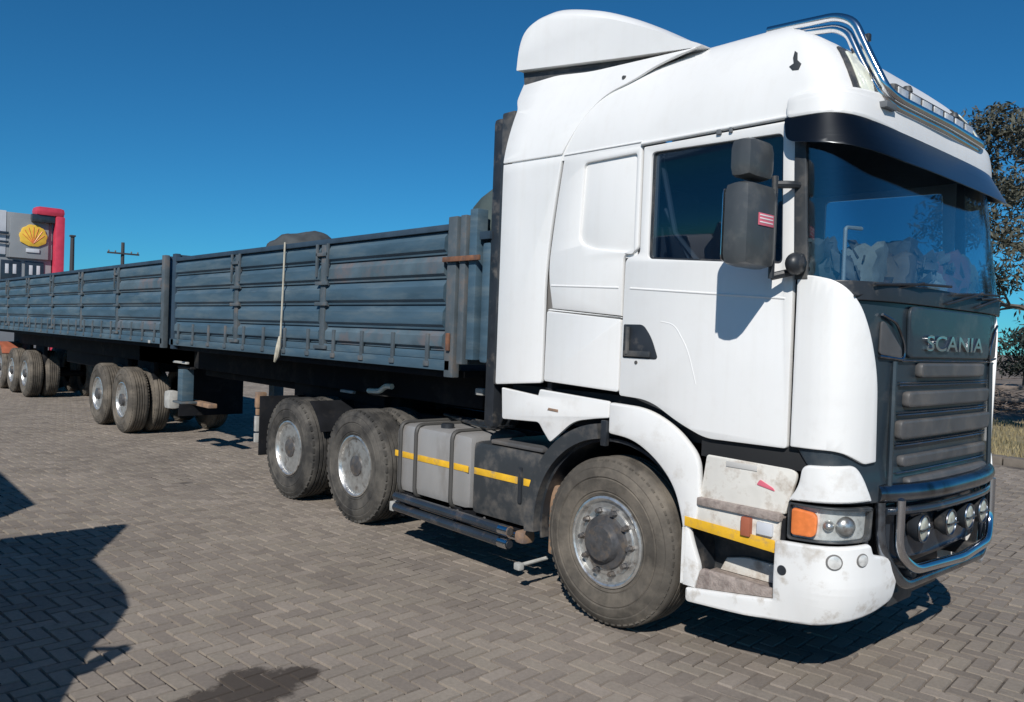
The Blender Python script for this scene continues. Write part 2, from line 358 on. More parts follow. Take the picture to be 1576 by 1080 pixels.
ANG=math.radians(5.0); ca,sa=math.cos(ANG),math.sin(ANG); BW=.1
def inview(x,y,mg):
    d=Vector((x,y,0))-CAM; zc=d.dot(_f)
    if zc<.6: return None
    u=788+1250*d.dot(_r)/zc; v=540-1250*d.dot(_u)/zc
    return (u,v,zc) if (-mg<u<1576+mg and v<1080+mg) else None
cells=[]
for i in range(-420,420):
    for j in range(-130,130):
        bx,by=i+2*j,i-2*j
        for hz in (0,1):
            cx,cy=((bx+1,by+.5) if hz else (bx+.5,by+2))
            X,Y=(cx*ca-cy*sa)*BW,(cx*sa+cy*ca)*BW
            if not(-26<X<6.5 and -9<Y<10.6): continue
            q=inview(X,Y,420)
            if q is None: continue
            cells.append((X,Y,hz,q))
def brick_verts(hx,hy):
    g=.0062; t=.003; a,b=hx-g,hy-g
    return [(-a,-b,-.018),(a,-b,-.018),(a,b,-.018),(-a,b,-.018),(-a+t,-b+t,0),(a-t,-b+t,0),(a-t,b-t,0),(-a+t,b-t,0)],[(4,5,6,7),(0,1,5,4),(1,2,6,5),(2,3,7,6),(3,0,4,7)]
bme=bpy.data.meshes.new('paver'); V_,F_=brick_verts(.1,.05); bme.from_pydata(V_,[],F_); bme.materials.append(M['paver'])
inside=[c for c in cells if 0<c[3][0]<1576 and 0<c[3][1]<1080 and c[1]<-.1 ]
inside.sort(key=lambda c:c[3][2]); near=set(id(c) for c in inside[:295])
def sag(x,y): return -.006*math.exp(-((y+.35+.1*math.sin(x))/.35)**2)-.006*math.exp(-((y-2.3)/.4)**2)+.004*math.sin(x*1.3+y*.7)*math.sin(y*1.9-x*.4)
def tilt(): return (random.gauss(0,.006),random.gauss(0,.008))
bn=0
VV=[];FF=[];RR=[]
for c in cells:
    X,Y,hz,q=c; ang=ANG+(0 if hz else PI/2)+random.gauss(0,.012); tx,ty=tilt(); dz=random.gauss(0,.0016)+sag(X,Y)-.004
    if id(c) in near:
        o=bpy.data.objects.new('paver',bme); COL.objects.link(o); o.parent=pav; o.location=(X,Y,dz); o.rotation_euler=(tx,ty,ang)
    else:
        k=len(VV); cc,ss=math.cos(ang),math.sin(ang)
        for (x,y,z) in V_: VV.append((X+x*cc-y*ss,Y+x*ss+y*cc,z+dz+x*tx+y*ty))
        FF+= [tuple(k+a for a in f) for f in F_]; RR+=[random.random()]*len(F_)
me=bpy.data.meshes.new('paver'); me.from_pydata(VV,[],FF); at=me.attributes.new('rnd','FLOAT','FACE'); at.data.foreach_set('value',RR)
o=link('paver',me,M['paver_many'],pav); o['kind']='stuff'
# far paving beyond the last laid block that can be told apart
plane('road',M['paver_many'],-40,-26.02,-14,10.9,-.006)
# kerb, verge and bare ground on the right
kb=empty('kerb',(0,11.1,0),'low weathered concrete kerb between the paved yard and the dry grass','kerb')
for i in range(34):
    x=-26+i*1.0
    o=box('kerb_stone',M['kerb'],kb,x+.01,x+.99,-.15,.15,-.09,.11+random.uniform(-.006,.006),.015)
plane('grass_verge',M['grass'],-60,25,11.26,21,-.03,40,8,.02)
bm=bmesh.new()
for i in range(16000):
    y=11.3+random.random()**1.3*9.5; x=random.uniform(-10,6)
    a=random.random()*PI; h=random.uniform(.03,.11); wd=.012; dx,dy=math.cos(a)*wd,math.sin(a)*wd; lx,ly=random.gauss(0,.03),random.gauss(0,.03)
    v=[bm.verts.new(p) for p in((x-dx,y-dy,-.04),(x+dx,y+dy,-.04),(x+lx,y+ly,h))]; bm.faces.new(v)
tag(finish(bm,'grass',M['grass_blade'],None,None),'short dry yellow-green grass behind the kerb','grass',kind='stuff')
# ------------------------------------------------------------------ trees
def leaves(name,m_,parent,clumps,n,size,droop=.3):
    vs_=[];fs=[]
    for (cx,cy,cz,r,k) in clumps:
        for i in range(int(n*k)):
            d=Vector((random.gauss(0,1),random.gauss(0,1),random.gauss(0,1))).normalized()*r*random.random()**.45
            c=Vector((cx+d.x,cy+d.y,cz+d.z*.75)); a=Vector((random.gauss(0,1),random.gauss(0,1),random.gauss(0,1)-droop)).normalized()
            b=a.cross(Vector((random.gauss(0,1),random.gauss(0,1),random.gauss(0,1)))).normalized(); L_=size*random.uniform(.6,1.5); W_=L_*.28; q=len(vs_)
            vs_+= [tuple(c-a*L_),tuple(c+b*W_),tuple(c+a*L_),tuple(c-b*W_)]; fs.append((q,q+1,q+2,q+3))
    me=bpy.data.meshes.new(name); me.from_pydata(vs_,[],fs); return link(name,me,m_,parent)
def gum(loc,label,H,spread,seed,leafm,dens,size,lean=(0,0),nlimb=9,low=.35):
    random.seed(seed); t=empty('gum_tree',loc,label,'tree','gum trees behind the truck')
    bm=bmesh.new(); base=Vector((0,0,0)); top=Vector((lean[0],lean[1],H*.8)); cl=[]
    tr=[base.lerp(top,i/6)+Vector((random.gauss(0,.08),random.gauss(0,.08),0))*(i>0) for i in range(7)]
    tubebm(bm,tr,[.24-.028*i for i in range(7)],8)
    finish(bm,'trunk',M['bark'],t,50)
    for k in range(nlimb):
        f=low+(1-low)*k/nlimb; p=base.lerp(top,f); a=k*2.4+random.random(); l=spread*(1.1-.5*f)*random.uniform(.7,1.1)
        e=p+Vector((math.cos(a)*l,math.sin(a)*l,l*random.uniform(.25,.7))); mid=p.lerp(e,.5)+Vector((0,0,.2))
        bm=bmesh.new(); tubebm(bm,[p,mid,e],[.09,.055,.02],6)
        for q in range(4):
            e2=mid.lerp(e,random.random())+Vector((random.gauss(0,.5),random.gauss(0,.5),random.uniform(-.3,.6)))*(spread*.28)
            tubebm(bm,[mid.lerp(e,random.uniform(0,.6)),e2],[.035,.01],5)
            cl.append((e2.x,e2.y,e2.z,spread*random.uniform(.12,.24),random.uniform(.4,1)))
        cl.append((e.x,e.y,e.z,spread*random.uniform(.16,.28),1))
        finish(bm,'limb',M['bark'],t,50)
    leaves('crown',leafm,t,cl,dens,size)
    return t
gum((-1.2,17.5,0),'tall grey-green gum tree rising right behind the cab with its drooping crown over the visor',8.4,3.4,5,M['leaf_b'],520,.075,(-.9,0),14,.30)
gum((3.2,22.0,0),'gum tree farther back at the right edge with loose dark clumps low down',8.6,3.6,11,M['leaf_a'],560,.08,(-1.4,0),13,.30)
gum((-1.9,27.5,0),'thin pale gum tree showing between the larger crowns and the windscreen corner',6.8,2.6,23,M['leaf_a'],420,.08,(0.2,0),9,.42)
random.seed(31)
TL=['dark evergreen thicket tree standing nearest the far corner of the cab','second dark thicket tree right of the cab, beyond the brushwood','broad dark thicket tree at the right edge behind the brushwood','dark thicket tree just past the right edge behind the dry field','last dark thicket tree of the row, farthest right of the cab']
for i in range(5):
    x=-14.5+i*3.4+random.uniform(-.6,.6); y=47+random.uniform(-2,3); h=random.uniform(2.4,3.6)
    lab=TL[i]
    t=empty('thicket_tree',(x,y,0),lab,'tree','dark thicket trees beyond the dry field')
    bm=bmesh.new(); tubebm(bm,[(0,0,0),(0,0,h*.6)],[.15,.06],6); finish(bm,'trunk',M['bark'],t)
    cl=[(random.gauss(0,1.1),random.gauss(0,.7),h*random.uniform(.25,.85),random.uniform(.6,1.1),1) for k in range(14)]
    leaves('crown',M['leaf_dark'],t,cl,130,.17)
# brushwood heap and post-and-rail fence at the edge of the field
bm=bmesh.new()
for i in range(2200):
    x=random.uniform(-14,2); y=27+random.gauss(0,1.2); z=abs(random.gauss(0,.35))*(.6+.4*math.sin(x*1.7)); a=random.random()*PI; l=random.uniform(.2,.7)
    dx,dy,dz=math.cos(a)*l,math.sin(a)*l,random.gauss(0,.14); tubebm(bm,[(x-dx,y-dy,z),(x+dx,y+dy,z+dz)],[.02,.01],3,False)
tag(finish(bm,'brushwood',M['brush'],None,None),'heap of cut grey-brown brushwood lying beyond the grass','brushwood',kind='stuff')
fe=empty('field_fence',(0,24.6,0),'low timber post-and-rail fence standing beyond the dry grass','fence')
for i in range(12):
    x=-15+i*1.6; box('post',M['brush'],fe,x-.06,x+.06,-.06,.06,-.1,.95)
    if i<11:
        box('rail',M['brush'],fe,x,x+1.6,-.10,-.062,.70,.80); box('rail',M['brush'],fe,x,x+1.6,-.10,-.062,.32,.42)
# ------------------------------------------------------------------ filling station far left
bd=empty('filling_station',(-46,5,0),'grey and white filling station building with a red portal and a yellow shell sign','building')
def rb(name,m_,x0,x1,y0,y1,z0,z1,bev=.02,parent=None):
    o=box(name,m_,parent or bd,x0,x1,y0,y1,z0,z1,bev); return o
rb('wall',M['wall_grey'],-8,0,-6,2.25,0,5.0)
rb('fascia_panel',M['wall_white'],-.3,.12,-6,.1,5.02,7.3)
rb('fascia_panel',M['wall_grey'],-.3,.10,.12,2.25,4.9,7.25)
rb('portal_post',M['redclad'],-.5,.6,2.3,2.75,0,7.25,.10)
rb('portal_beam',M['redclad'],-.5,.6,1.35,2.75,7.20,7.68,.20)
rb('portal_reveal',M['shopdark'],-.3,.5,1.2,2.28,6.85,7.25)
for k,y0 in enumerate((-3.2,-2.2,-1.2,-.1,1.0)):
    wn=rb('window',M['shopdark'],.01,.06,y0,y0+.9,3.2,4.75)
    for q in (.2,.55): box('white_letter',M['wall_white'],wn,.062,.075,y0+q,y0+q+.16,4.05,4.55,.002)  # white blocks for the lettering on the dark windows
# sign: ribbed yellow fan on a pale base
sg=box('sign_board',M['wall_grey'],bd,.13,.22,.25,2.05,4.9,6.95,.02)
fan=[(.0,-.5)]
for i in range(29):
    a=math.radians(-28+ (180+56)*i/28); r=.62+.045*abs(math.cos(i*PI/4)); fan.append((r*math.cos(a),r*math.sin(a)))
SW=lambda s,z,d:Vector((.22+d,1.32+s,6.05+z))
panel('sign_emblem',M['signyellow'],bd,[(p[0],p[1]) for p in fan[1:]]+[(-.22,-.50),(.22,-.50)],th=.08,bev=.02,warp=SW)
for i in range(7):
    a=math.radians(12+26*i); bm=bmesh.new(); tubebm(bm,[SW(0,-.36,.085),SW(.52*math.cos(a),.52*math.sin(a),.085)],.018,5); finish(bm,'emblem_rib',M['signred'],bd)
box('sign_foot',M['wall_white'],bd,.23,.28,1.0,1.62,5.22,5.42,.01)
rb('sign_letters',M['shopdark'],.23,.26,-.55,.2,6.05,6.2,.004); rb('sign_letters',M['shopdark'],.23,.26,-.55,.2,5.6,5.72,.004)
lp=empty('lamp_mast',(-49,9.0,0),'dark steel mast standing just right of the red portal','mast')
bm=bmesh.new(); tubebm(bm,[(0,0,0),(0,0,6.55)],[.16,.11],8); finish(bm,'shaft',M['wood'],lp); box('cap',M['wood'],lp,-.14,.14,-.14,.14,6.551,6.65)
up=empty('utility_pole',(-60,15.05,0),'dark wooden utility pole with a crossarm seen above the rear trailer','utility pole')
bm=bmesh.new(); tubebm(bm,[(0,0,0),(0,0,7.5)],[.17,.12],8); finish(bm,'shaft',M['wood'],up)
box('crossarm',M['wood'],up,.12,.2,-1.1,1.1,6.62,6.74)
for y in (-1,-.55,.55,1):
    bm=bmesh.new(); lathebm(bm,[(.001,.14),(.05,.12),(.06,.02),(.03,0)],8,'Z',(.16,y,6.745)); finish(bm,'insulator',M['trimgrey'],up)
up2=copy_tree(up); up2.location=(-84,13.6,0); up2['label']='faint distant post with a crossarm, much farther off behind the rear trailer'

# ================================================================== WHEELS (outer face at local y=0, hub axis Y)
def tyre(name,m_,parent,y0,R=.53,wd=.29,lug=False,rim=.285):
    h=wd; pr=[(rim,.028),(rim+.008,.010),(rim+.022,.002),(rim+.030,.006),(rim+.036,-.001),(R-.135,-.010),(R-.128,-.005),(R-.120,-.012),(R-.075,-.006),(R-.068,-.001),(R-.060,-.002),(R-.032,.012),(R-.008,.034),(R-.001,.046)]
    g=[]
    ng=4; y=.046; wtot=h-.092
    for i in range(ng):
        a=.046+wtot*(i+1)/(ng+1); g+=[(R,a-.008),(R-.014,a-.006),(R-.014,a+.006),(R,a+.008)]
    pr2=[(r,h-o_) for r,o_ in reversed(pr)]
    prof=pr+g+pr2
    bm=bmesh.new(); lathebm(bm,prof,72); 
    bm.faces.ensure_lookup_table()
    big=[f for f in bm.faces if len(f.verts)>8]; bmesh.ops.delete(bm,geom=big,context='FACES_ONLY')
    # shoulder lugs
    n=44 if lug else 64
    for k in range(n):
        a=2*PI*(k+.5)/n; c,s=math.cos(a),math.sin(a)
        for (ya,yb) in ((.012,.05),(h-.05,h-.012)):
            v=bbox(bm,-.024 if lug else -.014,.024 if lug else .014,ya+.004,yb,R-.045,R-.006 if lug else R-.017)
            bmesh.ops.rotate(bm,verts=v,cent=(0,0,0),matrix=Matrix.Rotation(-a,3,'Y'))
    bmesh.ops.translate(bm,vec=(0,y0,0),verts=bm.verts[:])
    return finish(bm,name,m_,parent,30)
def wheel(parent,x,y,kind,dual=False,rub='rubber',R=.53):
    """kind: steer, drive, trailer"""
    wt=tyre('wheel',M[rub],parent,0,R,.30 if kind!='trailer' else .28,kind=='drive')
    wt.location=(x,y,R)
    if kind=='steer':
        rm=lathe('rim',M['alloy'],wt,[(.292,.03),(.286,.005),(.272,.0),(.262,.006),(.250,.035),(.235,.050),(.222,.045),(.205,.018),(.150,.006),(.14,.008),(.14,.05)],60)
        hb_=lathe('hub',M['hubgrey'],wt,[(.172,.012),(.165,-.008),(.125,-.014),(.112,-.045),(.105,-.058),(.06,-.064),(.0005,-.066)],40)
        for k in range(10):
            a=2*PI*k/10; lathe('wheel_nut',M['hubgrey'],wt,[(.0005,-.036),(.014,-.036),(.017,-.030),(.017,0),(.022,.0),(.022,.02)],6,'Y',(.196*math.cos(a),.01,.196*math.sin(a)))
        bm=bmesh.new()
        for k in range(10):
            a=2*PI*(k+.5)/10; lathebm(bm,[(.0005,-.002),(.018,-.002),(.018,.012)],12,'Y',(.232*math.cos(a),.038,.232*math.sin(a)))
        finish(bm,'rim_vents',M['dark_gap'],wt)
    else:
        dp=.15 if kind=='drive' else .12
        al=M['alloy'] if kind=='drive' else M['alloy']
        rm=lathe('rim',al,wt,[(.292,.03),(.286,.004),(.274,.0),(.264,.008),(.256,.03),(.246,.07),(.236,dp-.02),(.215,dp),(.15,dp+.01),(.10,dp+.012)],60)
        hb_=lathe('hub',M['hubgrey'],wt,[(.125,dp+.005),(.12,dp-.05),(.10,dp-.07),(.095,dp-.13),(.05,dp-.145),(.0005,dp-.147)],32)
        for k in range(10):
            a=2*PI*k/10; lathe('wheel_nut',M['alloy'],wt,[(.0005,-.03),(.014,-.03),(.016,-.026),(.016,.01)],6,'Y',(.168*math.cos(a),dp,.168*math.sin(a)))
    if dual:
        t2=tyre('wheel',M[rub],parent,0,R,.28,kind=='drive'); t2.location=(x,y+.335,R)
        lathe('rim',M['chassis'],t2,[(.292,.03),(.28,.01),(.26,.06),(.2,.12),(.0005,.12)],32)
    return wt

# ================================================================== TRACTOR
T=empty('truck_tractor',(0,0,0),'white high-roof truck tractor with black grille, bull bar and chrome roof light bar','truck')
W_=M['white']
# --- door
door=panel('door',W_,T,[(.065,1.455,.02),(.30,1.445,.10),(.52,1.33,.10),(.70,1.265,.06),(1.195,1.27,.02),(1.185,2.965,.01),(.185,2.965,.01),(.185,2.32,.03),(.075,2.30,.04)],
    holes=[[(.245,2.29,.03),(.245,2.925,.035),(1.10,2.905,.035),(1.125,2.225,.03)]],th=.035,base=-.035,bev=.005,cut=([.6],[2.95]))
panel('window_trim',M['black'],door,[(.235,2.28,.03),(1.135,2.215,.03),(1.11,2.915,.03),(.235,2.935,.03)],holes=[[(.258,2.30,.02),(.258,2.915,.02),(1.09,2.893,.02),(1.108,2.24,.02)]],th=.012,base=-.03,bev=.003)
panel('window_pane',M['sideglass'],door,[(.25,2.29),(1.12,2.23),(1.095,2.90),(.25,2.92)],th=.006,base=-.026,bev=.001)
panel('window_divider',M['trimgrey'],door,[(.262,2.30),(.285,2.30),(.285,2.92),(.262,2.92)],th=.02,base=-.045,bev=.003)
panel('door_handle_recess',M['black'],door,[(.085,1.69,.01),(.355,1.69,.03),(.30,1.82,.06),(.235,1.895,.03),(.085,1.895,.01)],th=.006,base=-.002,bev=.002)
bm=bmesh.new(); tubebm(bm,[P(.125,1.715,.012),P(.125,1.88,.012)],.014,8); bbox(bm,.10,.30,-.018,-.004,1.70,1.735,.006); finish(bm,'door_handle',M['charcoal'],door)
bm=bmesh.new(); tubebm(bm,smoothpath([P(.36,1.915,-.0045),P(.46,1.90,-.0045),P(.56,1.76,-.0045),P(.625,1.56,-.0045)],.12),.006,8); finish(bm,'pressed_swage',W_,door,60)
lathe('door_lock',M['charcoal'],door,[(.0005,-.004),(.011,-.003),(.012,.004)],14,'Y',(.19,-.001,1.665))
# faint body creases pressed into the sheet
def crease(name,a,b,r=.008,par=None,d=-.005):
    bm=bmesh.new(); n=6; pts=[P(a[0]+(b[0]-a[0])*i/n,a[1]+(b[1]-a[1])*i/n,d) for i in range(n+1)]; tubebm(bm,pts,r,8); return finish(bm,name,W_,par or T,60)
crease('crease_line',(.12,2.115),(1.15,2.045),.009,door); crease('crease_line',(-.56,2.145),(.03,2.12),.009)
# --- rear side panel with blind window, lower hatch
side=panel('side_panel',W_,T,[(-.545,1.99),(.055,1.945),(.055,2.32,.04),(.168,2.345,.03),(.168,2.985),(-.485,3.0),(-.55,2.62,.3),(-.60,2.24,.2)],
    holes=[[(-.325,2.42,.12),(-.30,2.93,.04),(.13,2.935,.02),(.13,2.335,.02),(-.20,2.375,.14)]],th=.035,base=-.035,bev=.012,cut=([-.3],[2.95]))
panel('blind_window',W_,T,[(-.34,2.32),(-.34,2.95),(.15,2.95),(.15,2.30)],th=.01,base=-.030,bev=.002)
panel('side_hatch',W_,T,[(-.60,1.50,.02),(.055,1.475,.02),(.052,1.925,.02),(-.595,1.975,.02)],th=.035,base=-.037,bev=.0045)
panel('side_hatch_strip',W_,T,[(-.60,1.98,.01),(.05,1.931,.01),(.05,1.94),(-.575,1.989)],th=.02,base=-.03,bev=.002)
# --- rear fairing (side deflector) and upper fairing
panel('side_fairing',W_,T,[(-1.085,1.445,.02),(-.615,1.485,.02),(-.617,2.24,.2),(-.565,2.62,.3),(-.497,3.005),(-1.085,3.02)],th=.03,base=-.022,bev=.006,cut=([-.9],[2.95]))
def PU(s,z,d=0):
    q=max(0,z-2.95); return Vector((s,.26*(q/.75)**1.6-d,z))
panel('upper_fairing',W_,T,[(-1.085,3.028,.01),(-.50,3.012,.01),(-.455,3.09,.15),(-.36,3.25,.15),(-.22,3.38,.15),(-.02,3.43,.1),(.14,3.50,.1),(.42,3.555,.02),(-.45,3.60,.1),(-1.15,3.71,.02),(-1.14,3.52,.03),(-1.09,3.44,.02)],
    th=.03,base=-.012,bev=.008,warp=PU,cut=([-.9,-.6,-.3,0],[3.0+.06*i for i in range(14)]))
panel('fairing_seal',M['seam'],T,[(-1.08,3.0),(-.47,3.0),(-.33,3.27),(-.2,3.395),(.05,3.47),(.12,3.53),(-.44,3.59),(-1.13,3.69),(-1.12,3.5),(-1.06,3.43)],th=.006,base=-.022,bev=.001,warp=PU,cut=([-.9,-.6,-.3,0],[3.0+.06*i for i in range(14)]))
# far side pieces (seen from another position)
panel('side_panel',W_,T,[(-1.085,1.445,.02),(1.195,1.27,.02),(1.185,2.965),(-1.085,3.02)],holes=[[(.245,2.29,.03),(.245,2.925,.035),(1.10,2.905,.035),(1.125,2.225,.03)]],th=.03,base=-.03,bev=.008,warp=MP,cut=([.6],[2.95]))
panel('window_pane',M['sideglass'],T,[(.25,2.29),(1.12,2.23),(1.095,2.90),(.25,2.92)],th=.006,base=-.026,bev=.001,warp=MP)
panel('upper_fairing',W_,T,[(-1.085,3.028,.01),(-.50,3.012,.01),(-.36,3.25,.15),(-.02,3.43,.1),(.30,3.545,.02),(-.45,3.60,.1),(-1.15,3.71,.02),(-1.09,3.44,.02)],th=.03,base=-.012,bev=.008,warp=mir(PU),cut=([-.9,-.6,-.3,0],[3.0+.06*i for i in range(14)]))
# backing skin so that seams read dark rather than open
panel('body_shell',M['seam'],T,[(-1.07,1.46),(-.6,1.50),(.06,1.48),(.22,1.48),(.235,2.28),(.235,2.95),(-1.07,2.98)],th=.01,base=-.052,bev=.001)
panel('body_shell',M['seam'],T,[(.06,1.47),(.55,1.34),(.72,1.28),(1.19,1.285),(1.17,2.19),(.24,2.25)],th=.01,base=-.052,bev=.001)
# --- roof shell
bm=bmesh.new(); rings=[]
zl=[2.972]+[2.95+.66*math.sin(math.radians(a)) for a in range(6,91,6)]
def roof_ring(z,sh=0):
    xs,ins,L,S=poly(z); r=[Vector((-1.0,ins,z)),Vector((-.5,ins,z)),Vector((0,ins,z)),Vector((.5,ins,z))]
    n=36; tot=S[-1]-xs
    r+=[P(xs+tot*i/n,z,0) for i in range(n+1)]
    r+=[Vector((.5,2*YC-ins,z)),Vector((0,2*YC-ins,z)),Vector((-.5,2*YC-ins,z)),Vector((-1.0,2*YC-ins,z))]
    return r
for z in zl: rings.append([bm.verts.new(p) for p in roof_ring(z)])
base=[v.co.copy() for v in rings[-1]]; cen=Vector((-.1,YC,3.61))
for f in (.75,.5,.25):
    rings.append([bm.verts.new(Vector((c.x if k in(0,len(base)-1) else cen.x+(c.x-cen.x)*(f if c.x>-.9 else 1),cen.y+(c.y-cen.y)*f,c.z+.03*(1-f)))) for k,c in enumerate(base)])
for a,b in zip(rings,rings[1:]):
    for k in range(len(a)-1): bm.faces.new((a[k],a[k+1],b[k+1],b[k]))
bm.faces.new(rings[-1])
roof=finish(bm,'roof',W_,T,50)
panel('roof_back',W_,T,[(YC-1.06,2.95),(YC+1.06,2.95),(YC+.8,3.5,.1),(YC-.8,3.5,.1)],th=.02,warp=lambda s,z,d:Vector((-1.0-d,s,z)))
# gutter along the top of the door
crease('roof_gutter',(.17,2.985),(1.19,2.985),.011,None,.004)
crease('roof_gutter',(-.48,3.008),(.17,3.0),.007,None,.0)
bm=bmesh.new(); bbox(bm,.70,.73,-.014,.0,2.955,2.985,.004); bbox(bm,.78,.80,-.014,.0,2.955,2.985,.004); finish(bm,'gutter_clips',M['trimgrey'],roof)
# marks on the roof side: rubber stop, chipped patch
bm=bmesh.new(); lathebm(bm,[(.0005,-.03),(.012,-.028),(.016,-.01),(.02,.01)],12,'Y',tuple(PU(-.10,3.47,0))); finish(bm,'rubber_stop',M['charcoal'],roof)
panel('chipped_patch',M['charcoal'],roof,[(1.09,3.262),(1.115,3.235),(1.15,3.23),(1.158,3.262),(1.13,3.29),(1.118,3.335),(1.098,3.352),(1.10,3.31),(1.112,3.275)],th=.004,base=-.001,bev=.001,cut=CUTR)
# --- roof lamps in the front corner
for sgn,W2 in ((1,P),(-1,MP)):
    fr=panel('roof_lamp_frame',M['charcoal'],roof,[(1.475,3.095,.02),(1.66,3.085,.02),(1.60,3.36,.04),(1.33,3.40,.03)],th=.012,base=0,bev=.003,warp=W2,cut=CUTR)
    panel('roof_lamp_lens',M['lens_warm'],roof,[(1.505,3.115,.02),(1.62,3.107,.02),(1.565,3.335,.04),(1.385,3.37,.03)],th=.012,base=.008,bev=.003,warp=W2,cut=CUTR)
# centre roof lamps row
for c in (-.45,0,.45):
    o=panel('roof_lamp_lens',M['lens_warm'],roof,[(c-.16,3.115,.02),(c+.16,3.115,.02),(c+.16,3.19,.02),(c-.16,3.19,.02)],th=.015,base=0,bev=.003,warp=Pc,cut=CUTC)
# --- roof front lip and visor
lip=panel('visor_lip',W_,T,[(-1.32,2.968,.03),(-.95,2.962,.2),(-.55,2.925,.3),(0,2.905,.4),(.55,2.905,.3),(.95,2.93,.2),(1.30,2.968,.03),(1.27,3.085,.06),(.8,3.13,.3),(-.8,3.13,.3),(-1.31,3.085,.05)],th=.04,base=-.008,bev=.016,warp=Pc,cut=CUTC)
box('marker_lamp',M['trimgrey'],T,1.425,1.50,.30,.42,3.035,3.068,.004)
def PV(c,z,d=0):
    q=(2.975-z); return P((1.2+SE(z))/2+c,z,d+.012+q*.42)
panel('sun_visor',M['visor'],T,[(-1.33,2.975,.01),(1.28,2.975,.01),(1.22,2.86,.06),(.85,2.745,.2),(-.85,2.745,.2),(-1.30,2.84,.05)],th=.008,base=0,bev=.002,warp=PV,cut=([-1.4+.04*i for i in range(71)],[2.76+.05*i for i in range(5)]))
# --- windscreen, pillars, wipers
panel('windscreen',M['glass'],T,[(-1.315,2.13,.06),(1.315,2.13,.06),(1.27,2.965,.02),(-1.27,2.965,.02)],th=.008,base=-.012,bev=.002,warp=Pc,cut=CUTC)
for s_ in (-1,1):
    panel('pillar_trim',M['charcoal'],T,[(s_*1.335,2.14),(s_*1.265,2.14),(s_*1.215,2.96),(s_*1.275,2.96)],th=.02,base=-.006,bev=.004,warp=Pc,cut=CUTC)
panel('scuttle',M['black'],T,[(-1.31,2.04,.02),(1.31,2.04,.02),(1.32,2.135,.02),(-1.32,2.135,.02)],th=.02,base=-.012,bev=.004,warp=Pc,cut=CUTC)
for (a,b) in ((-.95,-.15),(-.1,.7),(.35,1.1)):
    bm=bmesh.new(); tubebm(bm,[Pc(a,2.12,.03),Pc((a+b)/2,2.145,.035),Pc(b,2.16,.03)],.008,6); tubebm(bm,[Pc(a-.1,2.06,.02),Pc((a+b)/2,2.15,.045)],.007,6); finish(bm,'wiper',M['black'],T)
# --- nose: corner panels, hood, grille
cp=[(1.218,1.285,.01),(1.218,2.165,.01),(1.30,2.16,.04),(1.43,2.13,.10),(1.53,2.03,.10),(1.60,1.88,.10),(1.665,1.66,.15),(1.685,1.23,.01),(1.60,1.22,.02),(1.46,1.285,.06)]
panel('corner_panel',W_,T,cp,th=.04,base=-.030,bev=.007,cut=CUT)
panel('corner_panel',W_,T,cp,th=.04,base=-.030,bev=.007,warp=MP,cut=CUT)
hood=panel('hood_panel',M['grille'],T,[(-1.30,1.30,.02),(-1.10,1.02,.05),(1.10,1.02,.05),(1.30,1.30,.02),(1.30,2.045,.02),(-1.30,2.045,.02)],th=.03,base=-.045,bev=.008,warp=Pc,cut=CUTC)
# upper badge band
panel('badge_panel',M['grille'],T,[(-.60,1.76,.03),(.60,1.76,.03),(.62,2.03,.06),(-.62,2.03,.06)],th=.02,base=-.012,bev=.008,warp=Pc,cut=CUTC)
text_panel('badge_lettering',M['chrome'],T,'SCANIA',-.43,1.80,.085,.86,.016,lambda s,z,d:Pc(s,z,.006+d),.012)
# side air intakes with bright edge
for s_ in (-1,1):
    panel('air_intake',M['slat'],T,[(s_*.86,1.96,.05),(s_*.66,1.80,.02),(s_*.66,1.755,.02),(s_*.86,1.775,.02)],th=.012,base=-.012,bev=.003,warp=Pc,cut=CUTC)
    bm=bmesh.new(); tubebm(bm,smoothpath([Pc(s_*.86,1.975,.0),Pc(s_*.74,1.94,.002),Pc(s_*.645,1.83,.002),Pc(s_*.64,1.75,.002),Pc(s_*.86,1.765,.0)],.04),.008,6); finish(bm,'intake_trim',M['steel_bar'],T)
for z0,z1,a in ((1.655,1.735,.47),(1.50,1.585,.60),(1.335,1.435,.66),(1.19,1.25,.62),(1.075,1.135,.58)):
    panel('grille_slat',M['slat'],T,[(-a,z0,.03),(a,z0,.03),(a+.02 if z0>1.3 else a,z1,.03),(-a,z1,.03)],th=.045,base=-.02,bev=.014,warp=Pc,cut=CUTC)
bm=bmesh.new()
for z in (1.46,1.475,1.615,1.63,1.30,1.315,1.16,1.745):
    tubebm(bm,[Pc(-.66+.06*i,z,-.002) for i in range(23)],.005,5)
finish(bm,'grille_mesh',M['barblack'],T)
for s_ in (-1,1):
    bm=bmesh.new(); tubebm(bm,[Pc(s_*.72,1.74,-.005),Pc(s_*.74,1.10,-.005)],.014,6); finish(bm,'grille_surround',M['grille'],T)
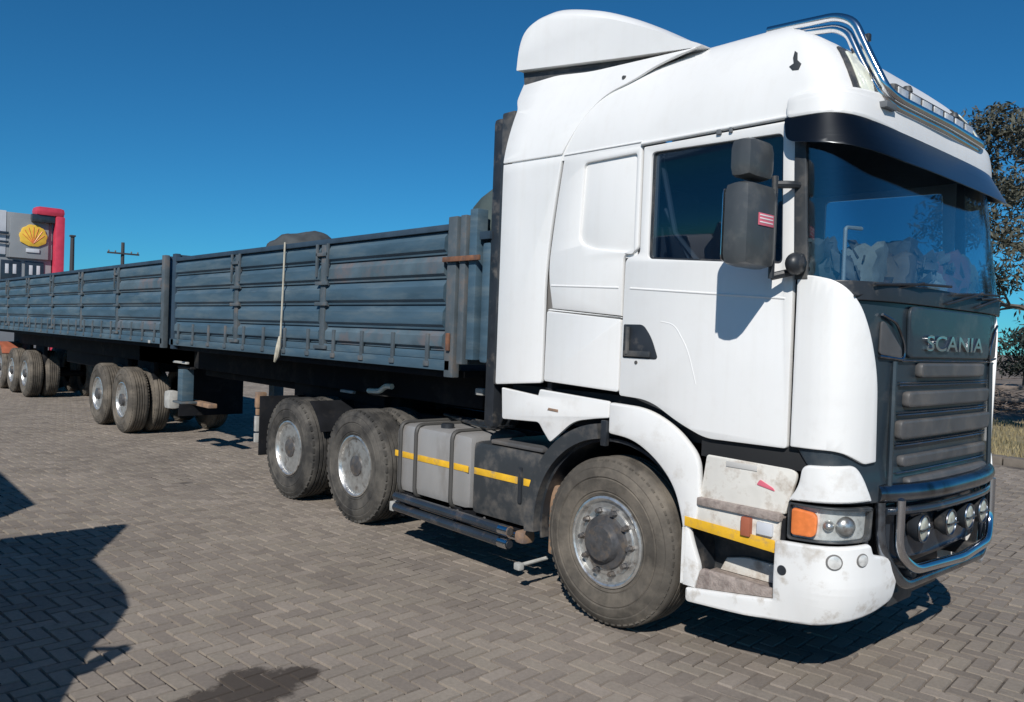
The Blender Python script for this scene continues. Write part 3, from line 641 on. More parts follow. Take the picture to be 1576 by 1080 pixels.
# --- below the door: gap, step box, headlamp
box('body_shell',M['dark_gap'],T,.66,1.30,.03,.5,1.16,1.30)
panel('headlamp_panel',W_,T,[(1.215,1.008,.015),(1.665,1.035,.015),(1.60,1.16,.05),(1.555,1.215,.04),(1.285,1.20,.04),(1.27,1.09,.06)],th=.05,base=-.045,bev=.012,cut=CUT)
panel('headlamp_panel',W_,T,[(1.215,1.008,.015),(1.665,1.035,.015),(1.60,1.16,.05),(1.555,1.215,.04),(1.285,1.20,.04)],th=.05,base=-.045,bev=.012,warp=MP,cut=CUT)
for W2 in (P,MP):
    hl=panel('headlamp',M['lampglass'],T,[(1.218,.814,.02),(1.668,.838,.03),(1.678,.998,.02),(1.218,.992,.02)],th=.02,base=-.06,bev=.004,warp=W2,cut=CUT)
    panel('headlamp_surround',M['charcoal'],hl,[(1.214,.808,.02),(1.675,.833,.03),(1.685,1.005,.02),(1.214,.998,.02)],holes=[[(1.224,.818,.02),(1.662,.843,.03),(1.672,.993,.02),(1.224,.988,.02)]],th=.045,base=-.048,bev=.006,warp=W2,cut=CUT)
    panel('indicator',M['amber'],hl,[(1.236,.835,.02),(1.37,.84,.04),(1.375,.965,.04),(1.236,.975,.02)],th=.03,base=-.030,bev=.01,warp=W2,cut=CUT)
    for s0,r in ((1.53,.052),(1.43,.028)):
        v=W2(s0,.905,-.038); v2=W2(s0,.905,.02); n=(v2-v).normalized()
        bm=bmesh.new(); lathebm(bm,[(r,.0),(r*.95,.012),(r*.7,.024),(r*.35,.032),(.0005,.034)],20,'Z'); 
        mx_=n.to_track_quat('Z','Y').to_matrix().to_4x4(); mx_.translation=v; bmesh.ops.transform(bm,matrix=mx_,verts=bm.verts[:]); finish(bm,'projector_lens',M['alloy'],hl)
    panel('lamp_glass',M['lampcover'],hl,[(1.385,.827,.02),(1.658,.846,.03),(1.668,.989,.02),(1.385,.985,.02)],th=.004,base=-.010,bev=.001,warp=W2,cut=CUT)
# bumper corner (wraps from the step round the nose)
bump=[(.615,.405,.01),(.615,.325,.03),(.95,.345,.1),(1.38,.385,.2),(1.75,.445,.1),(1.90,.50,.04),(1.905,.66,.04),(1.83,.735,.06),(1.685,.765,.02),(1.665,.82,.02),(1.215,.795,.02),(1.155,.79,.02),(1.15,.478,.01)]
def PB(s,z,d=0):   # bumper tucks in towards its lower edge
    t=max(0,(.62-z)/.3); k=max(0,min(1,(s-1.0)/.45)); return P(s,z,d-.10*k*t**1.7)
def PBm(s,z,d=0):
    v=PB(s,z,d); return Vector((v.x,2*YC-v.y,v.z))
CB=([.7,.9,1.0,1.1]+CUT[0],[.32+.035*i for i in range(16)])
bmp=panel('bumper',W_,T,bump,th=.04,base=-.030,bev=.014,warp=PB,cut=CB)
panel('bumper',W_,T,bump,th=.04,base=-.030,bev=.014,warp=PBm,cut=CB)
for (s0,z0,r) in ((1.46,.735,.040),(1.605,.745,.035)):
    for (R0,mm,dd) in ((r,M['seam'],.013),(r*.82,M['lampglass'],.018)):
        v=PB(s0,z0,dd); n=(PB(s0,z0,.2)-PB(s0,z0,.0)).normalized(); bm=bmesh.new(); lathebm(bm,[(R0,-.01),(R0,.0),(R0*.6,.003),(.0005,.004)],24,'Z')
        mx_=n.to_track_quat('Z','Y').to_matrix().to_4x4(); mx_.translation=v; bmesh.ops.transform(bm,matrix=mx_,verts=bm.verts[:]); finish(bm,'fog_lamp',mm,bmp)
v=PB(1.205,.645,.0125); bm=bmesh.new(); lathebm(bm,[(.026,0),(.024,.003),(.0005,.001)],16,'Y',(0,0,0)); bmesh.ops.scale(bm,vec=(1,-1,1),verts=bm.verts[:]); bmesh.ops.translate(bm,vec=v,verts=bm.verts[:]); finish(bm,'towing_socket',M['black'],bmp)
# steps
st=panel('step_panel',M['white_dirty'],T,[(.665,.925,.01),(1.19,.925,.01),(1.255,1.165,.06),(.70,1.175,.02)],th=.03,base=-.055,bev=.008)
panel('number_mark',M['numgrey'],st,[(.83,1.125),(1.02,1.125),(1.02,1.155),(.83,1.155)],th=.006,base=-.026,bev=.002)
panel('red_scuff',M['sticker'],st,[(1.02,1.055,.01),(1.13,1.035,.01),(1.12,1.05,.01),(1.04,1.085,.01)],th=.004,base=-.025,bev=.001)
box('step',M['dirt'],T,.665,1.175,-.006,.26,.885,.930,.010)
panel('step_band',M['white_dirty'],T,[(.64,.775),(1.165,.765),(1.17,.888),(.65,.893)],th=.03,base=-.045,bev=.005)
panel('yellow_stripe',M['yellow'],T,[(.585,.752),(1.15,.725),(1.15,.790,.01),(1.04,.792),(.585,.806)],th=.008,base=-.010,bev=.002,warp=lambda s,z,d:P(s,z-.05*(s-.6)*.2,d))
box('bumper_bracket',M['charcoal'],T,1.42,1.53,.52,.84,.43,.585,.02)
box('body_shell',M['charcoal'],T,.62,1.15,.24,.27,.40,.90)
panel('step_wall',W_,T,[(.585,.412),(.665,.412),(.70,.52,.05),(.64,.66,.05),(.615,.735),(.585,.745)],th=.04,base=-.045,bev=.008)
box('body_shell',M['chassis'],T,1.152,1.19,.03,.5,.36,.90)
box('step',M['dirt'],T,.66,1.145,.045,.235,.47,.49,.006)
panel('step_riser',M['white_dirty'],T,[(.70,.492),(1.145,.492),(1.145,.60,.01),(.86,.60,.05),(.74,.57)],th=.03,base=-.235,bev=.01)
panel('step_mud',M['dirt'],T,[(.67,.412),(1.145,.480),(1.145,.53),(.70,.535,.03)],th=.03,base=-.035,bev=.01)
box('side_marker',M['orange_guard'],T,.955,1.01,-.014,.03,.775,.875,.006)
box('side_reflector',M['wall_white'],T,1.045,1.135,-.004,.03,.80,.865,.004)
# white wheel-arch panel
panel('arch_panel',W_,T,[(-.015,1.405,.02),(.28,1.395,.12),(.50,1.30,.14),(.66,1.15,.08),(.675,.93,.02),(.655,.76,.02),(.585,.73),(.585,.41,.01),(.575,.44,.02),(.575,.74,.1),(.50,.96,.12),(.36,1.10,.12),(.18,1.195,.14),(-.015,1.21,.02)],th=.05,base=-.055,bev=.014)
panel('lower_side_panel',W_,T,[(-1.035,1.425,.01),(-.66,1.395,.01),(-.645,1.44,.01),(-.02,1.41,.02),(-.02,1.305,.01),(-.13,1.29,.04),(-.32,1.255,.1),(-.45,1.15,.08),(-.53,1.09,.02),(-.60,1.16,.03),(-.645,1.215,.03),(-1.02,1.20,.02)],th=.03,base=-.04,bev=.008)
box('body_shell',M['dark_gap'],T,-1.0,.72,.09,1.9,1.22,1.45)
box('panel_latch',M['black'],T,-.06,-.015,-.015,.02,1.13,1.29,.006)
panel('stone_chip',M['rusty_tan'],T,[(-.56,1.305),(-.46,1.30),(-.46,1.318),(-.55,1.322)],th=.003,base=-.0095,bev=.001)
# black mudguard over the front wheel
def arc_sheet(name,m_,par,r,a0,a1,y0,y1,th,n=28,cx=0,cz=.53,lipw=0,ey=1.0):
    bm=bmesh.new(); rows=[]
    for i in range(n+1):
        a=math.radians(a0+(a1-a0)*i/n); c,s=math.cos(a),math.sin(a)
        rows.append([bm.verts.new((cx+c*rr*ey,yy,cz+s*rr)) for (rr,yy) in ((r,y0),(r+th,y0),(r+th,y1),(r,y1))])
    for a,b in zip(rows,rows[1:]):
        for k in range(4): bm.faces.new((a[k],a[(k+1)%4],b[(k+1)%4],b[k]))
    bm.faces.new(rows[0]); bm.faces.new(rows[-1]); return finish(bm,name,m_,par,50)
arc_sheet('mudguard',M['charcoal'],T,.645,98,186,-.002,.5,.095)
arc_sheet('arch_liner',M['black'],T,.625,-5,190,.06,.55,.02)
panel('arch_back',M['dark_gap'],T,[(-.62,.45),(.60,.45),(.60,1.2),(-.5,1.2)],th=.02,base=-.62,bev=.002)
# --- wheels
wheel(T,0,.0,'steer',rub='rubber_dusty'); w2=wheel(T,0,2*YC,'steer'); w2.scale=(1,-1,1)
for x in (-3.22,-4.53):
    wheel(T,x,.15,'drive',True)
    w2=wheel(T,x,2*YC-.15,'drive'); w2.scale=(1,-1,1)
# --- chassis
for y in (.70,1.42): box('chassis_rail',M['chassis'],T,-5.3,1.2,y,y+.08,.74,1.02)
for x in (-5.25,-4.0,-2.6,-1.6,-.4,.8): box('cross_member',M['chassis'],T,x,x+.12,.781,1.419,.78,.98)
for x in (0,-3.22,-4.53):
    bm=bmesh.new(); tubebm(bm,[(x,.3,.53),(x,1.9,.53)],.085,12)
    if x<0: lathebm(bm,[(.05,-.25),(.2,-.15),(.24,0),(.2,.15),(.05,.25)],20,'Y',(x,1.1,.53))
    finish(bm,'axle',M['chassis'],T)
for x in (-3.62,-2.86,-4.93,-4.15):
    for y in (.62,1.58): lathe('air_spring',M['rubber'],T,[(.02,0),(.12,.02),(.13,.08),(.11,.13),(.13,.18),(.12,.25),(.02,.27)],20,'Z',(x,y,.52))
lathe('fifth_wheel',M['steel_bar'],T,[(.0005,.0),(.46,.0),(.47,-.03),(.45,-.06),(.0005,-.06)],36,'Z',(-3.7,1.1,1.20))
for y in (.8,1.25): box('fifth_wheel_mount',M['chassis'],T,-3.95,-3.45,y,y+.15,1.0,1.14)
mf=box('mudflap_or_shade_sheet',M['chassis'],T,-5.24,-5.22,.16,.78,.36,1.02,.004)
bm=bmesh.new(); bbox(bm,-5.33,-5.26,.14,.26,.88,1.06,.02); bbox(bm,-5.32,-5.27,.15,.22,.80,.875,.01); finish(bm,'lamp_bracket',M['rusty_tan'],T)
boxes('rear_lamp',M['paper'],T,[(-5.32,-5.27,.14,.20,.62,.79),(-5.30,-5.26,.13,.23,.50,.60)])
# rear mudguards thin quarter sheets between the drive wheels
arc_sheet('mudguard',M['chassis'],T,.60,22,58,.22,.75,.015,12,-4.53,.53)
# --- tank, battery box, side tubes
tk=box('fuel_tank',M['aluminium'],T,-2.47,-1.46,.10,.72,.44,1.02,.07)
for x in (-2.38,-2.16,-1.68):
    bm=bmesh.new(); pr=smoothpath([(x,.74,1.03),(x,.088,1.03),(x,.088,.43),(x,.74,.43)],.075)
    for a,b in zip(pr,pr[1:]):
        pass
    tubebm(bm,pr,.017,6); finish(bm,'tank_strap',M['strap'],tk,60)
bm=bmesh.new(); lathebm(bm,[(.055,0),(.055,.03),(.045,.04),(.0005,.04)],20,'Z',(-1.95,.25,1.018)); finish(bm,'tank_cap',M['black'],tk)
boxes('tank_brackets',M['chassis'],T,[(-2.36,-2.26,.12,.76,.40,.438),(-1.7,-1.6,.12,.76,.40,.438)])
box('tank_shelf',M['chassis'],T,-2.45,-.9,.13,.7,.385,.400)
bb=box('battery_box',M['charcoal'],T,-1.452,-.70,.11,.72,.43,.985,.05)
box('box_lid',M['slat'],bb,-1.25,-.70,.115,.72,.988,1.02,.012)
box('box_hinge',M['black'],bb,-.92,-.885,.095,.115,.60,.86,.008)
for (a,b) in ((-2.47,-2.40),(-2.36,-2.18),(-2.14,-1.70),(-1.66,-1.48),(-1.42,-.935),(-.87,-.80)):
    panel('yellow_stripe',M['yellow'],T,[(a,.735),(b,.735),(b,.785),(a,.785)],th=.004,base=0,bev=.001,warp=lambda s,z,d:Vector((s,.099 if s<-1.456 else .109,z))-Vector((0,d,0)))
for k,(z,r) in enumerate(((.415,.036),(.325,.036),(.365,.03))):
    y=.0 if k<2 else .10
    tube('side_tube',M['barblack'],T,[(-2.34,y+.03,z),(-.98,y,z)],r,14)
    tube('tube_end',M['chrome'],T,[(-.98,y,z),(-.88,y,z)],r+.003,14)
    lathe('tube_cap',M['black'],T,[(.0005,-.875),(r*.8,-.876),(r*.8,-.88)],14,'X',(0,y,z))
box('exhaust_end',M['rusty_tan'],T,-.86,-.76,.02,.14,.34,.43,.03)
bm=bmesh.new(); tubebm(bm,[(-.80,.3,.20),(-.80,.02,.19)],.014,8); bbox(bm,-.83,-.77,.0,.05,.16,.21,.01); finish(bm,'drain_valve',M['paper'],T)
box('hanging_bracket',M['chassis'],T,-1.55,-1.5,.02,.3,.27,.43)
box('hanging_bracket',M['chassis'],T,-2.25,-2.2,.02,.3,.27,.43)
box('tube_bracket',M['paper'],T,-2.42,-2.36,.02,.09,.28,.36,.01)
# orange bit of the suspension behind the wheel
box('leaf_spring',M['rusty_tan'],T,-.62,-.52,.12,.22,.30,.78,.02)
# --- air lines between cab and trailer
for k,(y,mm_) in enumerate(((.55,'red'),(.70,'trailer'),(.85,'black'))):
    bm=bmesh.new(); pts=[]
    for i in range(90):
        t=i/89; pts.append((-1.30-.55*t+.035*math.cos(i*1.1),y+.035*math.sin(i*1.1),1.75-.55*math.sin(PI*t)+.0*t))
    tubebm(bm,pts,.008,5); finish(bm,'air_line',M[mm_],T,60)
for k in range(3): tube('hose',M['black'],T,[(-1.15,.2+.08*k,1.40),(-1.25,.2+.08*k,1.10),(-1.6,.35+.1*k,1.06),(-2.6,.72,1.05)],.016,8,.12)
for x in (-2.40,-2.30,-1.72,-1.62,-1.30,-.85):
    lathe('bracket_bolt',M['slat'],T,[(.0005,-.012),(.010,-.012),(.012,0)],6,'Y',(x,.125,.415))
# --- cab back and interior
box('cab_back',M['charcoal'],T,-1.24,-1.10,.10,2.10,1.43,3.44,.02)
box('air_duct',M['black'],T,-1.36,-1.245,.12,.40,1.1,3.42,.04)
bx=bmesh.new(); bbox(bx,-.62,-.58,.06,2.14,1.3,2.95); bbox(bx,-.58,1.12,.08,2.12,1.30,1.36); finish(bx,'cab_lining',M['interior'],T)
box('cab_ceiling',M['seat'],T,-.6,1.25,.1,2.1,2.95,2.965)
ds=panel('dashboard',M['charcoal'],T,[(.0,0.0),(.0,2.02),(.0,0)],th=.01) if False else box('dashboard',M['charcoal'],T,.98,1.40,.14,2.06,1.75,2.09,.05)
box('dash_top',M['slat'],ds,1.05,1.46,.30,1.9,2.095,2.12,.01)
for (y,c) in ((.62,1),(1.62,2)):
    sx=box('seat',M['seat'],T,.05,.60,y-.27,y+.27,1.62,1.85,.07); box('backrest',M['seat'],sx,-.08,.12,y-.26,y+.26,1.80,2.55,.07); box('headrest',M['seat'],sx,-.06,.08,y-.14,y+.14,2.57,2.80,.05)
bm=bmesh.new(); rr=.23; cpt=Vector((.82,.62,2.08)); ax=Vector((-.55,0,.83)).normalized(); u1=Vector((0,1,0)); u2=ax.cross(u1)
tubebm(bm,[cpt+u1*rr*math.cos(2*PI*k/28)+u2*rr*math.sin(2*PI*k/28) for k in range(28)],.016,8,False,True); tubebm(bm,[cpt-u1*rr,cpt+u1*rr],.014,6); tubebm(bm,[cpt,cpt-ax*.3],.03,8); finish(bm,'steering_wheel',M['black'],T)
bm=bmesh.new(); tubebm(bm,[(.24,.10,2.92),(.35,.12,2.45),(.52,.14,2.26)],.018,6); tubebm(bm,[(.27,.12,2.60),(.45,.14,2.28)],.012,6); finish(bm,'seat_belt',M['trimgrey'],T)
ITEMS=(('paper_stack','leaning stack of pale papers on the dashboard behind the near windscreen corner','papers',.46,.24,.24,'paper',1.36),
 ('folded_towel','crumpled grey towel heaped on the dashboard beside the pale papers','towel',.86,.34,.30,'towel',1.36),
 ('cardboard_tray','tan cardboard tray standing on the dashboard in front of the grey towel','tray',.64,.18,.20,'brush',1.44),
 ('white_booklet','white booklet propped up at the middle of the dashboard','booklet',1.06,.15,.12,'paper',1.44),
 ('pink_cloth','faded pink cloth bundled on the dashboard right of the middle','cloth',1.34,.30,.26,'pink',1.42),
 ('green_bag','dull green bag on the dashboard at its far end beside the pink cloth','bag',1.68,.28,.28,'bag',1.36),
 ('grey_pouch','small grey pouch standing on the dashboard next to the near pillar','pouch',.26,.12,.26,'towel',1.20))
M['towel']=mat('grey_towel',(.13,.135,.14),.95,var=.4,scale=14); M['bag']=mat('green_bag',(.20,.22,.17),.8,var=.4,scale=14)
for (nm,lab,ct,y,ww,hh,mm,xx) in ITEMS:
    bm=bmesh.new(); bbox(bm,-.08,.08,-ww/2,ww/2,0,hh,.0); bmesh.ops.subdivide_edges(bm,edges=bm.edges[:],cuts=4,use_grid_fill=True)
    k=.012 if ct in('papers','tray','booklet') else .018
    for v in bm.verts: v.co+=Vector((random.gauss(0,k*.6),random.gauss(0,k*.6),(random.gauss(0,k) if v.co.z>.01 else 0)-(.35*hh*abs(v.co.y)/ww if v.co.z>.01 and k else 0)))
    bmesh.ops.rotate(bm,verts=bm.verts[:],cent=(0,0,0),matrix=Matrix.Rotation(random.uniform(-.4,.4),3,'Z'))
    bmesh.ops.translate(bm,vec=(xx,y,2.122),verts=bm.verts[:]); tag(finish(bm,nm,M[mm],None,60),lab,ct)
bm=bmesh.new()
for q in range(230):
    y=random.uniform(.2,1.95); x=1.50-.16*abs((y-1.1)/.9)**3-random.uniform(0,.14); z=2.13+random.random()**1.6*.22; a=random.random()*PI; b_=random.uniform(-.9,.9); l=random.uniform(.02,.07)
    u1_=Vector((math.cos(a)*.4,math.sin(a),b_*.4)).normalized()*l; v1_=Vector((.3*random.gauss(0,1),.4*random.gauss(0,1),1)).normalized()*l*random.uniform(.3,.9); c_=Vector((x,y,z)); n_=u1_.cross(v1_).normalized()*.004
    vv=[bm.verts.new(c_+p+n) for n in (n_,-n_) for p in (-u1_-v1_,u1_-v1_,u1_+v1_,-u1_+v1_)]
    bm.faces.new(vv[:4]); bm.faces.new(vv[4:][::-1])
    for k in range(4): bm.faces.new((vv[k],vv[4+k],vv[4+(k+1)%4],vv[(k+1)%4]))
M['clutter']=mat('cab_clutter',(.15,.15,.147),.8,var=.9,scale=9,dirt=(.18,.10,.10),dscale=5,damt=.35)
tag(finish(bm,'cab_clutter',M['clutter'],None,None),'loose small papers and oddments strewn along the dashboard under the windscreen','clutter',kind='stuff')
# light inner frame at the near windscreen corner
bm=bmesh.new(); tubebm(bm,smoothpath([(1.36,.20,2.14),(1.36,.20,2.42),(1.37,.36,2.43)],.02),.010,6); finish(bm,'licence_holder',M['numgrey'],T)
# --- mirrors
bm=bmesh.new()
bbox(bm,1.02,1.175,-.42,-.13,2.18,2.60,.06); mh=finish(bm,'mirror',M['mirror'],T)
bm=bmesh.new(); bbox(bm,1.035,1.165,-.40,-.16,2.615,2.815,.055); finish(bm,'mirror',M['mirror'],T)
panel('mirror_glass',M['chrome'],mh,[(-.40,2.21,.03),(-.15,2.21,.03),(-.15,2.57,.03),(-.40,2.57,.03)],th=.004,warp=lambda s,z,d:Vector((1.018-d,s,z)))
bm=bmesh.new(); tubebm(bm,smoothpath([(1.12,-.10,2.62),(1.19,-.05,2.62),(1.21,.01,2.62)],.03),.02,8); tubebm(bm,smoothpath([(1.12,-.10,2.15),(1.19,-.06,2.17),(1.21,.01,2.19)],.03),.02,8); tubebm(bm,[(1.13,-.11,2.14),(1.13,-.11,2.66)],.016,8); finish(bm,'mirror_arm',M['black'],T)
SM=lambda s,z,d:Vector((1.176+d,s,z))
ms=panel('mirror_sticker',M['sticker'],mh,[(-.33,2.385),(-.19,2.385),(-.19,2.445),(-.33,2.445)],th=.003,bev=.0008,warp=SM)
for z in (2.398,2.416,2.432): panel('sticker_print',M['sticker_white'],mh,[(-.32,z),(-.20,z),(-.20,z+.006),(-.32,z+.006)],th=.001,bev=.0002,base=.0032,warp=SM)
bm=bmesh.new(); bmesh.ops.create_icosphere(bm,subdivisions=3,radius=.068); bmesh.ops.scale(bm,vec=(.7,1.0,.85),verts=bm.verts[:]); bmesh.ops.translate(bm,vec=(1.235,-.06,2.215),verts=bm.verts[:])
tubebm(bm,[(1.25,-.05,2.25),(1.24,.03,2.19)],.025,8); finish(bm,'kerb_mirror',M['black'],T)
# --- roof light bar
def bar(k,r,par):
    bm=bmesh.new(); o=.055*k
    pts=[(.79+.02*k,.33+o*.6,3.60-o*.6),(.98,.33+o*.6,3.59-o*.7),(1.20-o*.3,.325+o*.6,3.575-o*.9),(1.30-o*.8,.32+o*.6,3.52-o*.8),(1.39-o*.9,.32+o*.5,3.32-o*.5),(1.485-o*.6,.33+o*.5,3.125-o*.4),(1.50-o*.5,.45,3.10-o*.6),(1.51-o*.5,1.1,3.10-o*.6),(1.49-o*.5,1.70,3.10-o*.6),(1.44-o*.5,1.84,3.115-o*.4),(1.30,1.86,3.17),(1.10,1.80,3.24)]
    tubebm(bm,smoothpath(pts,.07,4),r,12); return finish(bm,'light_bar_tube',M['chrome'],par,60)
bar(0,.023,T); bar(1,.023,T)
for y in (.5,.9,1.3,1.7): tube('light_bar_bracket',M['steel_bar'],T,[(1.36,y,3.06),(1.44,y,3.09),(1.49,y,3.09)],.010,6)
hs_=box('light_bar_housing',M['charcoal'],T,1.37,1.43,.55,1.72,3.12,3.235,.025)
for k in range(7): box('light_bar_lens',M['lampglass'],hs_,1.4305,1.437,.58+k*.165,.58+k*.165+.13,3.14,3.215,.004)
for y in (.80,1.50): lathe('beacon',M['charcoal'],T,[(.001,.035),(.02,.032),(.028,.015),(.03,0)],14,'Z',(1.39,y,3.24))
bm=bmesh.new(); tubebm(bm,[(1.40,.33,3.20),(1.37,.33,3.40)],.006,6); bbox(bm,1.355,1.385,.315,.345,3.40,3.44,.006); finish(bm,'aerial',M['black'],T)
# --- roof deflector
_k=[(-1.19,3.70),(-1.178,3.765),(-1.165,3.90),(-1.140,4.01),(-1.10,4.085),(-1.03,4.135),(-.93,4.152),(-.80,4.145),(-.62,4.10),(-.42,4.03),(-.18,3.92),(.06,3.79),(.26,3.67),(.45,3.565),(.5,3.5)]
prof=[]
for p0,p1,p2,p3 in zip(_k,_k[1:],_k[2:],_k[3:]):
    for q in range(4):
        t=q/4; prof.append(tuple(.5*((2*b_)+(-a_+c_)*t+(2*a_-5*b_+4*c_-d_)*t*t+(-a_+3*b_-3*c_+d_)*t**3) for a_,b_,c_,d_ in zip(p0,p1,p2,p3)))
prof.append((.45,3.562))
bot=lambda x:3.755-(x+1.175)*.13 if x<-.3 else 3.64-(x+.3)*.12
bm=bmesh.new(); rings=[]
ys=[0,.012,.04,.09,.17,.3,.5,.75,1]
def hgt(t): return (1-(1-min(1,t/.26))**3.2)
full=[]
hw=.93
YS=[YC-hw+q*hw for q in ys]; YS=YS+[2*YC-y for y in reversed(YS[:-1])]
for y in YS:
    t=min(y-(YC-hw),(YC+hw)-y)/hw; g=.80+.20*hgt(t)
    ring=[bm.verts.new((x,y,bot(x)+(z-bot(x))*g)) for x,z in prof]+[bm.verts.new((x,y,bot(x))) for x,_ in reversed(prof[1:-1])]
    rings.append(ring)
for a,b in zip(rings,rings[1:]):
    for k in range(len(a)): bm.faces.new((a[k],a[(k+1)%len(a)],b[(k+1)%len(a)],b[k]))
bm.faces.new(rings[0]); bm.faces.new(rings[-1])
finish(bm,'roof_deflector',W_,T,50)
panel('deflector_gap',M['charcoal'],T,[(-1.13,3.60),(-.95,3.60),(.2,3.52),(.30,3.56),(-.3,3.635),(-1.15,3.745)],th=.02,warp=lambda s,z,d:Vector((s,.235-d,z)))
box('deflector_floor',M['charcoal'],T,-1.10,.1,.27,1.93,3.58,3.62)
# --- bull bar
bmc=box('bumper_centre',M['grille'],T,1.28,1.50,.50,1.70,.60,1.03,.05)
box('bumper_centre',M['black'],T,1.25,1.46,.45,1.40,.40,.60,.03)
BX=1.66
def bpt(y,z,dx=0): return (BX+dx-.16*abs((y-YC)/.85)**3,y,z)
tb=bmesh.new(); tubebm(tb,[bpt(YC-.80+1.58*i/16,1.065,.0) for i in range(17)],.050,14); finish(tb,'bull_bar_tube',M['steel_bar'],T,60)
tb=bmesh.new(); tubebm(tb,[bpt(YC-.75+1.5*i/16,.97,.01) for i in range(17)],.022,10); finish(tb,'bull_bar_tube',M['barblack'],T,60)
tb=bmesh.new(); tubebm(tb,smoothpath([bpt(.42,1.03,.03),bpt(.42,.76,.03),bpt(.54,.66,.03),bpt(1.1,.65,.03),bpt(1.60,.66,.03),bpt(1.72,.76,.03),bpt(1.72,1.03,.03)],.08),.027,12); finish(tb,'bull_bar_tube',M['chrome'],T,60)
tb=bmesh.new(); tubebm(tb,smoothpath([bpt(.33,1.02),bpt(.34,.78),bpt(.50,.575,.0),bpt(1.62,.575),bpt(1.76,.78),bpt(1.78,1.02)],.08),.030,12); finish(tb,'bull_bar_tube',M['steel_bar'],T,60)
pl=panel('bull_bar_plate',M['barblack'],T,[(.42,.70,.05),(1.78,.70,.05),(1.78,1.0,.03),(.42,1.0,.03)],th=.02,bev=.004,warp=lambda s,z,d:Vector(bpt(s,z,-.07+d)),cut=([.42+.08*i for i in range(17)],[.85]))
for y in (.62,.92,1.20,1.46):
    c=bpt(y,.865,.0); bm=bmesh.new(); lathebm(bm,[(.0005,-.05),(.05,-.045),(.070,-.01),(.073,.02),(.066,.024)],22,'X',c); sp=finish(bm,'spot_lamp',M['black'],T)
    bm=bmesh.new(); lathebm(bm,[(.0005,.034),(.04,.031),(.060,.026),(.066,.020)],22,'X',c); finish(bm,'spot_lamp_lens',M['spotlens'],sp)
    bm=bmesh.new(); tubebm(bm,[(c[0]+.024,c[1]+.069*math.cos(2*PI*k/24),c[2]+.069*math.sin(2*PI*k/24)) for k in range(24)],.007,6,False,True); bbox(bm,c[0]+.03,c[0]+.042,c[1]-.066,c[1]+.066,c[2]-.004,c[2]+.004,.0); finish(bm,'lamp_guard',M['steel_bar'],sp)
tb=bmesh.new(); tubebm(tb,[(1.50,.26,.98),(1.50,.26,.74)],.022,8); finish(tb,'bull_bar_stay',M['steel_bar'],T)
for y in (.62,1.58):
    box('bull_bar_stay',M['black'],T,1.40,BX-.04,y-.03,y+.03,.56,.64,.01)
bm=bmesh.new(); tubebm(bm,[(1.50,.60,.56),(1.52,.60,.50)],.03,10); bbox(bm,1.46,1.52,.57,.64,.42,.50,.02); finish(bm,'towing_eye',M['charcoal'],T)
box('number_plate_holder',M['black'],T,1.47,1.485,.80,1.30,.44,.56,.006)
# underbody
box('engine',M['chassis'],T,-.6,1.15,.6,1.6,.45,1.2,.08)
box('radiator',M['chassis'],T,1.2,1.34,.55,1.65,.60,1.9,.02)

